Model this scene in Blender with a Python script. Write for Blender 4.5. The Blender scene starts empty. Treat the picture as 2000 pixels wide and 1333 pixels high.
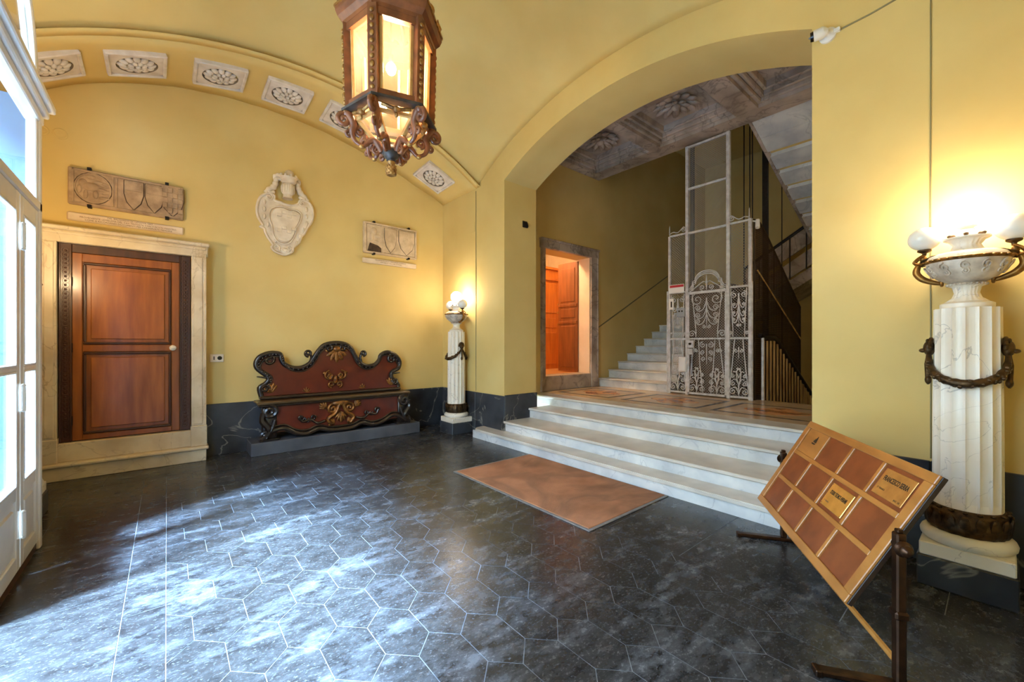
import bpy, bmesh, math, random
from mathutils import Vector, Matrix
random.seed(7)
PI = math.pi
scene = bpy.context.scene
COL = scene.collection

# ------------------------------------------------------------------ camera
cam_d = bpy.data.cameras.new('camera')
cam = bpy.data.objects.new('camera', cam_d)
COL.objects.link(cam)
cam.location = (0, 0, 1.45)
cam.rotation_euler = (PI / 2, 0, -0.6978)
cam_d.sensor_width = 36
cam_d.lens = 803.74 * 36 / 2000
cam_d.shift_y = 7.9 / 2000
cam_d.clip_start = 0.02
scene.camera = cam

# ------------------------------------------------------------------ world, exposure
world = bpy.data.worlds.new('world')
scene.world = world
world.use_nodes = True
bg = world.node_tree.nodes['Background']
bg.inputs[0].default_value = (0.43, 0.67, 1.0, 1)
bg.inputs[1].default_value = 23.0
scene.view_settings.view_transform = 'Standard'
scene.view_settings.look = 'None'
scene.view_settings.exposure = 0.42
scene.view_settings.gamma = 1.0
scene.view_settings.use_curve_mapping = False
# low sun over the street, reaching the floor through the entrance
sd = bpy.data.lights.new('sun', 'SUN'); sd.energy = 78.0; sd.angle = math.radians(10); sd.color = (0.36, 0.62, 1.0)
so_ = bpy.data.objects.new('sun', sd); COL.objects.link(so_)
so_.location = (-9, 2, 9)
so_.rotation_euler = Vector((1.0, 0.40, -1.30)).to_track_quat('-Z', 'Y').to_euler()
# daylight portal in the street doorway (guides sky sampling only)
pl = bpy.data.lights.new('daylight_portal', 'AREA')
pl.shape = 'RECTANGLE'; pl.size = 3.3; pl.size_y = 3.7
pl.cycles.is_portal = True
po = bpy.data.objects.new('daylight_portal', pl)
COL.objects.link(po)
po.location = (-1.30, 2.45, 1.85)
po.rotation_euler = (0, -PI / 2, 0)

# ------------------------------------------------------------------ helpers
def lin(r, g, b):
    f = lambda c: (c / 12.92) if c <= 0.04045 else ((c + 0.055) / 1.055) ** 2.4
    return (f(r / 255), f(g / 255), f(b / 255), 1)

_tmpl = {}
def _chamfer_faces():
    if 'c' in _tmpl: return _tmpl['c']
    vs = []
    for sx in (0, 1):
        for sy in (0, 1):
            for sz in (0, 1):
                for k in range(3):
                    p = [sx, sy, sz]
                    for j in range(3):
                        if j != k: p[j] = p[j] + (0.2 if p[j] == 0 else -0.2)
                    vs.append(tuple(p))
    bm = bmesh.new()
    bv = [bm.verts.new(v) for v in vs]
    bm.verts.index_update()
    idx = {v: i for i, v in enumerate(bv)}
    bmesh.ops.convex_hull(bm, input=bv)
    bmesh.ops.dissolve_limit(bm, angle_limit=0.02, verts=bm.verts, edges=bm.edges)
    fs = [tuple(idx[v] for v in f.verts) for f in bm.faces]
    bm.free()
    _tmpl['c'] = fs
    return fs

class MB:
    def __init__(s):
        s.v = []; s.f = []; s.m = None; s.groups = []
    def add(s, vs, fs):
        o = len(s.v)
        s.groups.append((o, len(vs), len(s.f), len(fs)))
        if s.m is not None:
            vs = [tuple(s.m @ Vector(v)) for v in vs]
        s.v += [tuple(v) for v in vs]
        s.f += [tuple(i + o for i in f) for f in fs]
        return s
    def box(s, x0, x1, y0, y1, z0, z1, b=0):
        if x1 < x0: x0, x1 = x1, x0
        if y1 < y0: y0, y1 = y1, y0
        if z1 < z0: z0, z1 = z1, z0
        if b <= 0:
            vs = [(x0,y0,z0),(x1,y0,z0),(x1,y1,z0),(x0,y1,z0),(x0,y0,z1),(x1,y0,z1),(x1,y1,z1),(x0,y1,z1)]
            return s.add(vs, [(0,3,2,1),(4,5,6,7),(0,1,5,4),(1,2,6,5),(2,3,7,6),(3,0,4,7)])
        b = min(b, (x1-x0)*.45, (y1-y0)*.45, (z1-z0)*.45)
        lo = (x0,y0,z0); hi = (x1,y1,z1); vs = []
        for sx in (0, 1):
            for sy in (0, 1):
                for sz in (0, 1):
                    ss = (sx, sy, sz)
                    for k in range(3):
                        p = [hi[j] if ss[j] else lo[j] for j in range(3)]
                        for j in range(3):
                            if j != k: p[j] += -b if ss[j] else b
                        vs.append(tuple(p))
        return s.add(vs, _chamfer_faces())
    def prism(s, poly, plane, d0, d1, taper=0.0):
        """polygon (u,v) extruded: plane 'xy' along z, 'xz' along y, 'yz' along x; taper insets the d0 face"""
        n = len(poly)
        cu = sum(p[0] for p in poly)/n; cv = sum(p[1] for p in poly)/n
        def P(u, v, d):
            return (u, v, d) if plane == 'xy' else ((u, d, v) if plane == 'xz' else (d, u, v))
        k = 1 - taper
        a = [P(cu+(u-cu)*k, cv+(v-cv)*k, d0) for u, v in poly]
        b = [P(u, v, d1) for u, v in poly]
        fs = [tuple(range(n)), tuple(range(2*n-1, n-1, -1))]
        fs += [(i, i+n, (i+1) % n+n, (i+1) % n) for i in range(n)]
        return s.add(a + b, fs)
    def lathe(s, prof, cx=0, cy=0, segs=32, rf=None, cap=True, a0=0, a1=2*PI):
        full = abs(a1 - a0 - 2*PI) < 1e-6
        m = segs if full else segs + 1
        vs = []
        for r, z in prof:
            for i in range(m):
                a = a0 + (a1-a0)*i/segs
                rr = r * (rf(a, z) if rf else 1)
                vs.append((cx + rr*math.cos(a), cy + rr*math.sin(a), z))
        fs = []
        for j in range(len(prof)-1):
            for i in range(segs):
                k = (i+1) % m
                fs.append((j*m+i, j*m+k, (j+1)*m+k, (j+1)*m+i))
        if cap:
            fs.append(tuple(range(m-1, -1, -1)))
            fs.append(tuple((len(prof)-1)*m+i for i in range(m)))
        return s.add(vs, fs)
    def tube(s, pts, rad, segs=6, closed=False, cap=True, flat=None):
        pts = [Vector(p) for p in pts]
        n = len(pts)
        if not hasattr(rad, '__len__'): rad = [rad]*n
        vs = []; fs = []
        prev = None
        for i in range(n):
            if closed: t = pts[(i+1) % n]-pts[i-1]
            else: t = pts[min(i+1, n-1)]-pts[max(i-1, 0)]
            if t.length < 1e-9: t = Vector((0,0,1))
            t.normalize()
            if prev is None:
                u = t.cross(Vector((0,0,1)))
                if u.length < .05: u = t.cross(Vector((1,0,0)))
            else:
                u = prev - t*prev.dot(t)
                if u.length < 1e-6: u = t.cross(Vector((0,1,0)))
            u.normalize(); prev = u
            w = t.cross(u)
            for k in range(segs):
                a = 2*PI*k/segs
                vs.append(pts[i] + (u*math.cos(a) + w*math.sin(a))*rad[i])
        m = n if closed else n-1
        for i in range(m):
            j = (i+1) % n
            for k in range(segs):
                l = (k+1) % segs
                fs.append((i*segs+k, i*segs+l, j*segs+l, j*segs+k))
        if cap and not closed:
            fs.append(tuple(range(segs-1, -1, -1)))
            fs.append(tuple((n-1)*segs+k for k in range(segs)))
        return s.add(vs, fs)
    def ball(s, c, r, sc=(1,1,1), segs=12, rings=8):
        vs = []; fs = []
        for j in range(1, rings):
            b = PI*j/rings
            for i in range(segs):
                a = 2*PI*i/segs
                vs.append((c[0]+r*sc[0]*math.sin(b)*math.cos(a), c[1]+r*sc[1]*math.sin(b)*math.sin(a), c[2]+r*sc[2]*math.cos(b)))
        top = len(vs); vs.append((c[0], c[1], c[2]+r*sc[2])); vs.append((c[0], c[1], c[2]-r*sc[2]))
        for j in range(rings-2):
            for i in range(segs):
                k = (i+1) % segs
                fs.append((j*segs+i, (j+1)*segs+i, (j+1)*segs+k, j*segs+k))
        for i in range(segs):
            k = (i+1) % segs
            fs.append((top, i, k)); fs.append((top+1, (rings-2)*segs+k, (rings-2)*segs+i))
        return s.add(vs, fs)
    def grid(s, fn, nu, nv):
        """open surface fn(i,j) -> xyz"""
        vs = [fn(i, j) for i in range(nu+1) for j in range(nv+1)]
        fs = [(i*(nv+1)+j, (i+1)*(nv+1)+j, (i+1)*(nv+1)+j+1, i*(nv+1)+j+1) for i in range(nu) for j in range(nv)]
        return s.add(vs, fs)
    def build(s, name, mat, parent=None, smooth=None, loc=None):
        off = Vector((0,0,0))
        p = parent
        while p is not None:
            off += p.location; p = p.parent
        if loc is not None: off = off + Vector(loc)
        me = bpy.data.meshes.new(name)
        me.from_pydata([(v[0]-off.x, v[1]-off.y, v[2]-off.z) for v in s.v], [], s.f)
        bm = bmesh.new(); bm.from_mesh(me)
        bmesh.ops.recalc_face_normals(bm, faces=bm.faces)
        bm.to_mesh(me); bm.free()
        if smooth:
            me.shade_smooth()
            me.set_sharp_from_angle(angle=math.radians(smooth))
        me.materials.append(mat)
        o = bpy.data.objects.new(name, me)
        COL.objects.link(o)
        if parent is not None: o.parent = parent
        if loc is not None: o.location = loc
        return o

def build_each(mb, name, mat, parent=None, smooth=None, per=1):
    """one object for every `per` shapes added"""
    out = []
    G = mb.groups
    for i in range(0, len(G), per):
        q = MB()
        for (v0, vn, f0, fn) in G[i:i+per]:
            q.add(mb.v[v0:v0+vn], [tuple(k-v0 for k in f) for f in mb.f[f0:f0+fn]])
        out.append(q.build(name, mat, parent, smooth))
    return out

def tag(o, label=None, cat=None, group=None, kind=None):
    if label: o['label'] = label
    if cat: o['category'] = cat
    if group: o['group'] = group
    if kind: o['kind'] = kind
    return o

def thing(name, label, cat, loc=(0,0,0), group=None):
    o = bpy.data.objects.new(name, None)
    COL.objects.link(o)
    o.location = loc
    o.empty_display_size = 0.1
    return tag(o, label, cat, group)

def structure(name, label=None, loc=(0,0,0)):
    o = bpy.data.objects.new(name, None)
    COL.objects.link(o); o.location = loc
    return tag(o, label, None, None, 'structure')

def copy_tree(o, parent=None):
    c = o.copy(); COL.objects.link(c); c.parent = parent
    for ch in o.children: copy_tree(ch, c)
    return c

def clone(o, parent, loc, rot=None):
    c = o.copy(); COL.objects.link(c); c.parent = parent; c.location = loc
    if rot is not None: c.rotation_euler = rot
    return c

def catmull(pts, n=6, closed=False):
    out = []; m = len(pts)
    P = [Vector(p) for p in pts]
    rng = range(m) if closed else range(m-1)
    for i in rng:
        p0 = P[i-1] if (closed or i > 0) else P[0]
        p1 = P[i]; p2 = P[(i+1) % m]
        p3 = P[(i+2) % m] if (closed or i+2 < m) else P[m-1]
        for k in range(n):
            t = k/n
            out.append(0.5*((2*p1)+(-p0+p2)*t+(2*p0-5*p1+4*p2-p3)*t*t+(-p0+3*p1-3*p2+p3)*t**3))
    if not closed: out.append(P[-1])
    return [tuple(p) for p in out]

def volute(cx, cy, r0, r1, a0, turns, n=14):
    """2D spiral from radius r0 (at angle a0) to r1"""
    out = []
    N = max(6, int(n*abs(turns)))
    for i in range(N+1):
        t = i/N
        r = r0 + (r1-r0)*t
        a = a0 + 2*PI*turns*t
        out.append((cx+r*math.cos(a), cy+r*math.sin(a)))
    return out

def text_mesh(txt, size, mat, name, parent, matrix, depth=0.0006, align='CENTER', xscale=1.0, bold=0.0):
    cu = bpy.data.curves.new(name, 'FONT')
    cu.body = txt; cu.size = size; cu.extrude = depth; cu.offset = bold
    cu.align_x = align; cu.align_y = 'CENTER'; cu.resolution_u = 2
    tmp = bpy.data.objects.new('tmp_text', cu)
    COL.objects.link(tmp)
    dg = bpy.context.evaluated_depsgraph_get()
    me = bpy.data.meshes.new_from_object(tmp.evaluated_get(dg))
    bpy.data.objects.remove(tmp, do_unlink=True)
    bpy.data.curves.remove(cu)
    off = Vector((0,0,0)); p = parent
    while p is not None: off += p.location; p = p.parent
    me.transform(Matrix.Translation(-off) @ matrix @ Matrix.Diagonal((xscale,1,1,1)))
    me.materials.clear(); me.materials.append(mat)
    o = bpy.data.objects.new(name, me); COL.objects.link(o)
    if parent is not None: o.parent = parent
    return o

# ------------------------------------------------------------------ materials
def newmat(name):
    m = bpy.data.materials.new(name); m.use_nodes = True
    return m, m.node_tree, m.node_tree.nodes['Principled BSDF']

def surf(name, c1, c2=None, scale=5.0, rough=0.6, metal=0.0, detail=6.0, bump=0.0, bscale=None, stretch=(1,1,1),
         lo=0.35, hi=0.65, spec=0.5, coat=0.0, c3=None, vein_scale=2.0, vein_w=0.03, trans=0.0, rough2=None):
    m, nt, bs = newmat(name)
    N = nt.nodes; L = nt.links
    bs.inputs['Roughness'].default_value = rough
    bs.inputs['Metallic'].default_value = metal
    bs.inputs['Specular IOR Level'].default_value = spec
    if coat: bs.inputs['Coat Weight'].default_value = coat; bs.inputs['Coat Roughness'].default_value = 0.15
    tc = N.new('ShaderNodeTexCoord'); mp = N.new('ShaderNodeMapping')
    mp.inputs['Scale'].default_value = stretch
    geo = N.new('ShaderNodeNewGeometry')
    L.new(geo.outputs['Position'], mp.inputs['Vector'])
    col = None
    if c2 is None:
        bs.inputs['Base Color'].default_value = c1
    else:
        no = N.new('ShaderNodeTexNoise')
        no.inputs['Scale'].default_value = scale; no.inputs['Detail'].default_value = detail
        L.new(mp.outputs[0], no.inputs['Vector'])
        rp = N.new('ShaderNodeValToRGB')
        rp.color_ramp.elements[0].position = lo; rp.color_ramp.elements[0].color = c1
        rp.color_ramp.elements[1].position = hi; rp.color_ramp.elements[1].color = c2
        L.new(no.outputs['Fac'], rp.inputs['Fac'])
        col = rp.outputs['Color']
        if rough2 is not None:
            mr = N.new('ShaderNodeMapRange')
            mr.inputs['To Min'].default_value = rough; mr.inputs['To Max'].default_value = rough2
            mr.inputs['From Min'].default_value = lo; mr.inputs['From Max'].default_value = hi
            L.new(no.outputs['Fac'], mr.inputs['Value']); L.new(mr.outputs[0], bs.inputs['Roughness'])
    if c3 is not None:      # thin veins where a warped noise crosses its mid value
        n2 = N.new('ShaderNodeTexNoise'); n2.inputs['Scale'].default_value = vein_scale
        n2.inputs['Detail'].default_value = 5; n2.inputs['Distortion'].default_value = 1.4
        L.new(mp.outputs[0], n2.inputs['Vector'])
        sb = N.new('ShaderNodeMath'); sb.operation = 'SUBTRACT'; sb.inputs[1].default_value = 0.5
        ab = N.new('ShaderNodeMath'); ab.operation = 'ABSOLUTE'
        L.new(n2.outputs['Fac'], sb.inputs[0]); L.new(sb.outputs[0], ab.inputs[0])
        mr2 = N.new('ShaderNodeMapRange')
        mr2.inputs['From Min'].default_value = 0; mr2.inputs['From Max'].default_value = vein_w
        mr2.inputs['To Min'].default_value = 1; mr2.inputs['To Max'].default_value = 0
        L.new(ab.outputs[0], mr2.inputs['Value'])
        n3 = N.new('ShaderNodeTexNoise'); n3.inputs['Scale'].default_value = vein_scale*.7
        L.new(mp.outputs[0], n3.inputs['Vector'])
        mu = N.new('ShaderNodeMath'); mu.operation = 'MULTIPLY'
        L.new(mr2.outputs[0], mu.inputs[0]); L.new(n3.outputs['Fac'], mu.inputs[1])
        mx = N.new('ShaderNodeMix'); mx.data_type = 'RGBA'
        L.new(mu.outputs[0], mx.inputs['Factor'])
        if col is not None: L.new(col, mx.inputs['A'])
        else: mx.inputs['A'].default_value = c1
        mx.inputs['B'].default_value = c3
        col = mx.outputs['Result']
    if col is not None: L.new(col, bs.inputs['Base Color'])
    if bump:
        nb = N.new('ShaderNodeTexNoise'); nb.inputs['Scale'].default_value = bscale or scale*4
        nb.inputs['Detail'].default_value = 4
        L.new(mp.outputs[0], nb.inputs['Vector'])
        bp = N.new('ShaderNodeBump'); bp.inputs['Strength'].default_value = bump; bp.inputs['Distance'].default_value = 0.01
        L.new(nb.outputs['Fac'], bp.inputs['Height']); L.new(bp.outputs[0], bs.inputs['Normal'])
    return m

def wood(name, c1, c2, rough=0.35, grain=(1, 1, 0.12), scale=14, coat=0.3):
    return surf(name, c1, c2, scale=scale, rough=rough, stretch=grain, detail=8, lo=.3, hi=.7, coat=coat, bump=.04)

def emit(name, col, strength, base=(1,1,1,1)):
    m, nt, bs = newmat(name)
    bs.inputs['Base Color'].default_value = base
    bs.inputs['Emission Color'].default_value = col
    bs.inputs['Emission Strength'].default_value = strength
    return m

def glass(name, tint=(1,1,1,1), rough=0.02, mixf=0.12):
    m, nt, bs = newmat(name)
    N = nt.nodes; L = nt.links
    tr = N.new('ShaderNodeBsdfTransparent'); tr.inputs[0].default_value = tint
    gl = N.new('ShaderNodeBsdfGlossy'); gl.inputs['Roughness'].default_value = rough
    mx = N.new('ShaderNodeMixShader'); mx.inputs[0].default_value = mixf
    L.new(tr.outputs[0], mx.inputs[1]); L.new(gl.outputs[0], mx.inputs[2])
    L.new(mx.outputs[0], N['Material Output'].inputs['Surface'])
    return m

M = {}
M['plaster'] = surf('yellow_plaster', lin(224,198,128), lin(214,184,112), scale=1.3, rough=.75, detail=5, bump=.06, bscale=9, lo=.3, hi=.7)
M['black_marble'] = surf('black_marble', lin(30,31,35), lin(64,66,72), scale=2.2, rough=.28, detail=8, c3=lin(170,165,150), vein_scale=1.3, vein_w=.012)
M['white_marble'] = surf('white_marble', lin(225,224,220), lin(190,192,194), scale=3.0, rough=.32, detail=8, c3=lin(160,163,168), vein_scale=1.6, vein_w=.012)
M['cream_marble'] = surf('cream_marble', lin(232,218,190), lin(205,186,152), scale=3.2, rough=.35, detail=8, c3=lin(168,146,112), vein_scale=1.8, vein_w=.01)
M['column_marble'] = surf('column_marble', lin(244,236,222), lin(232,220,200), scale=2.2, rough=.3, detail=6, c3=lin(130,120,112), vein_scale=2.2, vein_w=.006)
M['grey_marble'] = surf('grey_marble', lin(200,184,170), lin(150,134,120), scale=2.6, rough=.45, detail=9, c3=lin(92,80,72), vein_scale=2.0, vein_w=.03)
M['tread'] = surf('tread_marble', lin(218,210,198), lin(192,184,172), scale=3.0, rough=.3, detail=8)
M['grout'] = surf('floor_grout', lin(128,130,133), lin(92,94,98), scale=8, rough=.7)
M['plinth_stone'] = surf('grey_plinth_stone', lin(86,88,94), lin(66,68,74), scale=4, rough=.5, detail=8)
M['relief_stone'] = surf('relief_stone', lin(188,160,126), lin(152,126,98), scale=9, rough=.85, detail=8, bump=.35, bscale=40)
M['relief_pale'] = surf('pale_relief_stone', lin(222,198,164), lin(196,170,136), scale=9, rough=.8, detail=8, bump=.25, bscale=40)
M['plaque'] = surf('plaque_marble', lin(232,212,184), lin(214,192,162), scale=5, rough=.5)
M['arms_marble'] = surf('arms_marble', lin(238,222,198), lin(214,194,166), scale=7, rough=.5, detail=6)
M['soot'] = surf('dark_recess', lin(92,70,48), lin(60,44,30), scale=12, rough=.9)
M['stucco'] = surf('white_stucco', lin(226,216,206), lin(206,194,182), scale=8, rough=.7)
M['stucco_shade_grime'] = surf('shaded_dusty_stucco', lin(150,136,120), lin(118,106,92), scale=10, rough=.9)  # grime plus undercut shade, both put into the rosette dish colour
M['iron_black'] = surf('black_iron', lin(28,24,22), lin(44,36,30), scale=20, rough=.5, metal=.6)
M['door_wood'] = wood('door_wood', lin(122,66,24), lin(164,96,38), rough=.3)
M['door_panel'] = wood('door_panel_wood', lin(138,76,28), lin(180,108,46), rough=.28)
M['dark_wood'] = wood('dark_carved_wood', lin(58,30,16), lin(84,46,24), rough=.4)
M['oak'] = wood('orange_oak', lin(190,104,34), lin(214,128,50), rough=.4)
M['walnut'] = wood('walnut_leaf', lin(112,60,28), lin(140,80,40), rough=.4)
M['bench_red'] = surf('bench_red_lacquer', lin(104,36,18), lin(74,24,16), scale=6, rough=.3, detail=6, coat=.3, lo=.3, hi=.75)
M['bench_black'] = surf('bench_black_lacquer', lin(26,20,18), lin(46,34,26), scale=12, rough=.3, coat=.4)
M['bench_gilt'] = surf('bench_gilding', lin(160,104,42), lin(84,50,22), scale=26, rough=.42, metal=.45)
M['seat_wood'] = surf('bench_seat_wood', lin(64,46,26), lin(88,66,38), scale=10, rough=.35, stretch=(.15,1,1), coat=.2)
M['bronze'] = surf('aged_bronze', lin(96,72,44), lin(58,44,28), scale=30, rough=.45, metal=.75, bump=.2, bscale=80)
M['gilt_bronze'] = surf('gilt_bronze', lin(168,120,58), lin(104,74,38), scale=24, rough=.38, metal=.8)
M['carved_marble'] = surf('carved_marble', lin(222,208,190), lin(178,162,146), scale=14, rough=.45, detail=8)
M['lantern_wood'] = surf('lantern_wood', lin(150,88,52), lin(110,62,38), scale=10, rough=.4, detail=6, coat=.2)
M['lantern_gilt'] = surf('lantern_gilding', lin(196,146,78), lin(128,84,44), scale=28, rough=.4, metal=.5)
M['lantern_grey'] = surf('lantern_iron', lin(92,86,82), lin(66,60,58), scale=20, rough=.5, metal=.5)
M['brass'] = surf('brass', lin(236,188,92), lin(214,164,74), scale=14, rough=.28, metal=.6)
M['brass_dull'] = surf('dull_brass', lin(206,150,76), lin(178,124,58), scale=14, rough=.4, metal=.45)
M['board_frame'] = surf('board_frame_wood', lin(184,124,60), lin(158,102,46), scale=12, rough=.38, stretch=(.3,.3,1), coat=.2)
M['board_panel'] = surf('board_panel_wood', lin(138,72,36), lin(116,58,28), scale=9, rough=.42, coat=.15, detail=8)
M['post_metal'] = surf('post_bronze', lin(78,52,34), lin(54,36,24), scale=18, rough=.34, metal=.8)
M['board_back'] = surf('board_edge', lin(48,28,16), lin(36,20,12), scale=12, rough=.5)
M['ink'] = surf('engraved_ink', lin(44,30,14), rough=.7)
M['ink_soft'] = surf('worn_inscription', lin(120,88,58), rough=.8)
M['mat'] = surf('coir_mat', lin(188,130,92), lin(160,106,70), scale=3.2, rough=.95, detail=9, bump=.6, bscale=240, c3=lin(120,86,62), vein_scale=.9, vein_w=.09)
M['mat_edge'] = surf('mat_edge_strip', lin(142,140,138), lin(120,118,116), scale=14, rough=.5, metal=.3)
M['white_iron'] = surf('white_painted_iron', lin(214,210,206), lin(184,178,172), scale=16, rough=.45)
M['mesh_iron'] = surf('mesh_wire', lin(196,188,176), rough=.5, metal=.3)
M['brown_mesh'] = surf('brown_mesh_wire', lin(70,54,34), rough=.6, metal=.3)
M['car_wood'] = wood('lift_car_wood', lin(72,48,30), lin(96,64,40), rough=.4)
M['dark_rail'] = surf('dark_handrail', lin(40,30,24), lin(28,20,16), scale=14, rough=.35)
M['baluster'] = surf('baluster_wood', lin(226,184,112), lin(170,128,72), scale=10, rough=.5, stretch=(1,1,.2))
M['white_paint'] = surf('white_gloss_paint', lin(232,228,220), lin(220,214,204), scale=3, rough=.3, coat=.2)
M['plastic'] = surf('white_plastic', lin(228,226,220), rough=.4)
M['plastic_grey'] = surf('grey_plastic', lin(150,152,154), rough=.4)
M['black_gloss'] = surf('black_gloss', lin(10,10,12), rough=.08)
M['red_print'] = surf('red_print', lin(196,40,48), rough=.5)
M['cable'] = surf('wall_cable', lin(134,124,84), rough=.6)
M['paper'] = surf('paper', lin(236,232,222), rough=.6)
M['room_wall'] = surf('inner_room_wall', lin(236,214,184), lin(226,202,170), scale=3, rough=.8)
M['room_floor'] = wood('inner_room_floor', lin(190,140,84), lin(210,160,100), rough=.35)
M['inlay_dark'] = surf('inlay_dark_marble', lin(74,62,50), lin(56,46,38), scale=6, rough=.22)
M['inlay_red'] = surf('inlay_breccia', lin(170,98,56), lin(216,158,104), scale=5, rough=.2, detail=3, lo=.42, hi=.56)
M['landing'] = surf('landing_marble', lin(206,178,140), lin(184,154,116), scale=2.4, rough=.2, detail=6)
M['street'] = surf('street_paving', lin(150,148,144), lin(130,128,124), scale=3, rough=.8)
M['glass'] = glass('clear_glass', (0.97,0.98,1,1), .02, .14)
def dusty_glass(name):
    m = glass(name, (1,.97,.9,1), .08, .08)
    N = m.node_tree.nodes; L = m.node_tree.links
    prev = N['Material Output'].inputs['Surface'].links[0].from_socket
    tl = N.new('ShaderNodeBsdfTranslucent'); tl.inputs[0].default_value = (1,.93,.78,1)
    mx = N.new('ShaderNodeMixShader'); mx.inputs[0].default_value = .03
    L.new(prev, mx.inputs[1]); L.new(tl.outputs[0], mx.inputs[2]); L.new(mx.outputs[0], N['Material Output'].inputs['Surface'])
    return m
M['lantern_glass'] = dusty_glass('lantern_glass')
M['lantern_inner'] = surf('lantern_inner_gilding', lin(226,184,118), lin(204,158,92), scale=16, rough=.45)
M['vestibule'] = surf('daylit_blue_return', lin(70,92,112), lin(60,82,102), scale=3, rough=.5)  # blue daylight behind the panes, put into the return panels' colour
M['facade'] = surf('facade_plaster', lin(206,192,170), lin(190,176,154), scale=2, rough=.85)
M['globe_on'] = emit('lit_globe', (1.0, 0.82, 0.60, 1), 54.0)
M['globe_warm'] = emit('lit_warm_globe', (1.0, 0.72, 0.40, 1), 120.0)
M['globe_off'] = surf('opal_globe', lin(246,240,228), rough=.25)
M['bulb'] = emit('lantern_bulb', (1.0, 0.76, 0.47, 1), 900.0)

def slate(name):
    m, nt, bs = newmat(name)
    N = nt.nodes; L = nt.links
    geo = N.new('ShaderNodeNewGeometry'); oi = N.new('ShaderNodeObjectInfo')
    def noise(sc, det, stretch, rot, rough=.5):
        mp = N.new('ShaderNodeMapping'); mp.inputs['Rotation'].default_value = (0,0,rot); mp.inputs['Scale'].default_value = stretch
        L.new(geo.outputs['Position'], mp.inputs['Vector'])
        n = N.new('ShaderNodeTexNoise'); n.inputs['Scale'].default_value = sc; n.inputs['Detail'].default_value = det; n.inputs['Roughness'].default_value = rough
        L.new(mp.outputs[0], n.inputs['Vector'])
        return n.outputs['Fac']
    def ramp(fac, p0, p1):
        r = N.new('ShaderNodeMapRange'); r.inputs['From Min'].default_value = p0; r.inputs['From Max'].default_value = p1
        L.new(fac, r.inputs['Value']); return r.outputs[0]
    def mul(x, y):
        q = N.new('ShaderNodeMath'); q.operation = 'MULTIPLY'; L.new(x, q.inputs[0])
        if isinstance(y, float): q.inputs[1].default_value = y
        else: L.new(y, q.inputs[1])
        return q.outputs[0]
    def mix(fac, A, B):
        x = N.new('ShaderNodeMix'); x.data_type = 'RGBA'; L.new(fac, x.inputs['Factor'])
        for k, v in (('A',A),('B',B)):
            if isinstance(v, tuple): x.inputs[k].default_value = v
            else: L.new(v, x.inputs[k])
        return x.outputs['Result']
    fine = noise(52, 7, (1,1.5,1), .5, .72)
    patch = noise(1.5, 5, (1,3.2,1), -.15, .6)
    mid = noise(9, 6, (1,1.6,1), .5, .7)
    col = mix(ramp(mid, .35, .65), lin(33,31,30), lin(58,56,54))
    col = mix(mul(ramp(fine, .55, .70), .36), col, lin(150,150,150))
    col = mix(mul(mul(ramp(patch, .50, .66), ramp(mid, .38, .58)), .42), col, lin(118,119,122))
    hs = N.new('ShaderNodeHueSaturation')
    mr = N.new('ShaderNodeMapRange'); mr.inputs['To Min'].default_value = .86; mr.inputs['To Max'].default_value = 1.14
    L.new(oi.outputs['Random'], mr.inputs['Value']); L.new(mr.outputs[0], hs.inputs['Value'])
    L.new(col, hs.inputs['Color']); L.new(hs.outputs[0], bs.inputs['Base Color'])
    rr = N.new('ShaderNodeMapRange'); rr.inputs['To Min'].default_value = .10; rr.inputs['To Max'].default_value = .40
    L.new(mid, rr.inputs['Value']); L.new(rr.outputs[0], bs.inputs['Roughness'])
    bp = N.new('ShaderNodeBump'); bp.inputs['Strength'].default_value = .3; bp.inputs['Distance'].default_value = .003
    L.new(mid, bp.inputs['Height']); L.new(bp.outputs[0], bs.inputs['Normal'])
    return m
M['slate'] = slate('slate_tile')
# ================================================================== SETTING
XL, XB, XR = -1.22, 3.925, 4.585      # left wall, arch wall front and back
YN, YA = -0.755, 6.675                # near wall, back wall
YB0, YB1 = 0.31, 5.605                # vault bay between the two ribs
ZS = 4.03
XC = (XL + XB) / 2; HW = (XB - XL) / 2
RA = (HW*HW + .81*.81) / (2*.81)
_dx = [-1.22,-1.079,-.775,-.354,.02,.486,.95,1.33,1.75,2.2,2.7,3.26,3.925]
_dz = [0,.05,.075,.06,.04,0,-.04,-.07,-.095,-.125,-.14,-.11,0]
def zrib(x):
    d = min(abs(x-XC), HW)
    return ZS + .81 - (RA - math.sqrt(RA*RA - d*d))
def zwall(x):
    if x <= _dx[0] or x >= _dx[-1]: return ZS
    for i in range(len(_dx)-1):
        if _dx[i] <= x <= _dx[i+1]:
            t = (x-_dx[i])/(_dx[i+1]-_dx[i]); t = t*t*(3-2*t)
            return zrib(x) + _dz[i] + (_dz[i+1]-_dz[i])*t
YC = (YB0+YB1)/2; HY = (YB1-YB0)/2; RL = .755
RB = (HY*HY + RL*RL)/(2*RL)
def zlun(y):
    d = abs(y-YC)
    if d >= HY: return 0.0
    return RL - (RB - math.sqrt(RB*RB - d*d))

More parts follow.
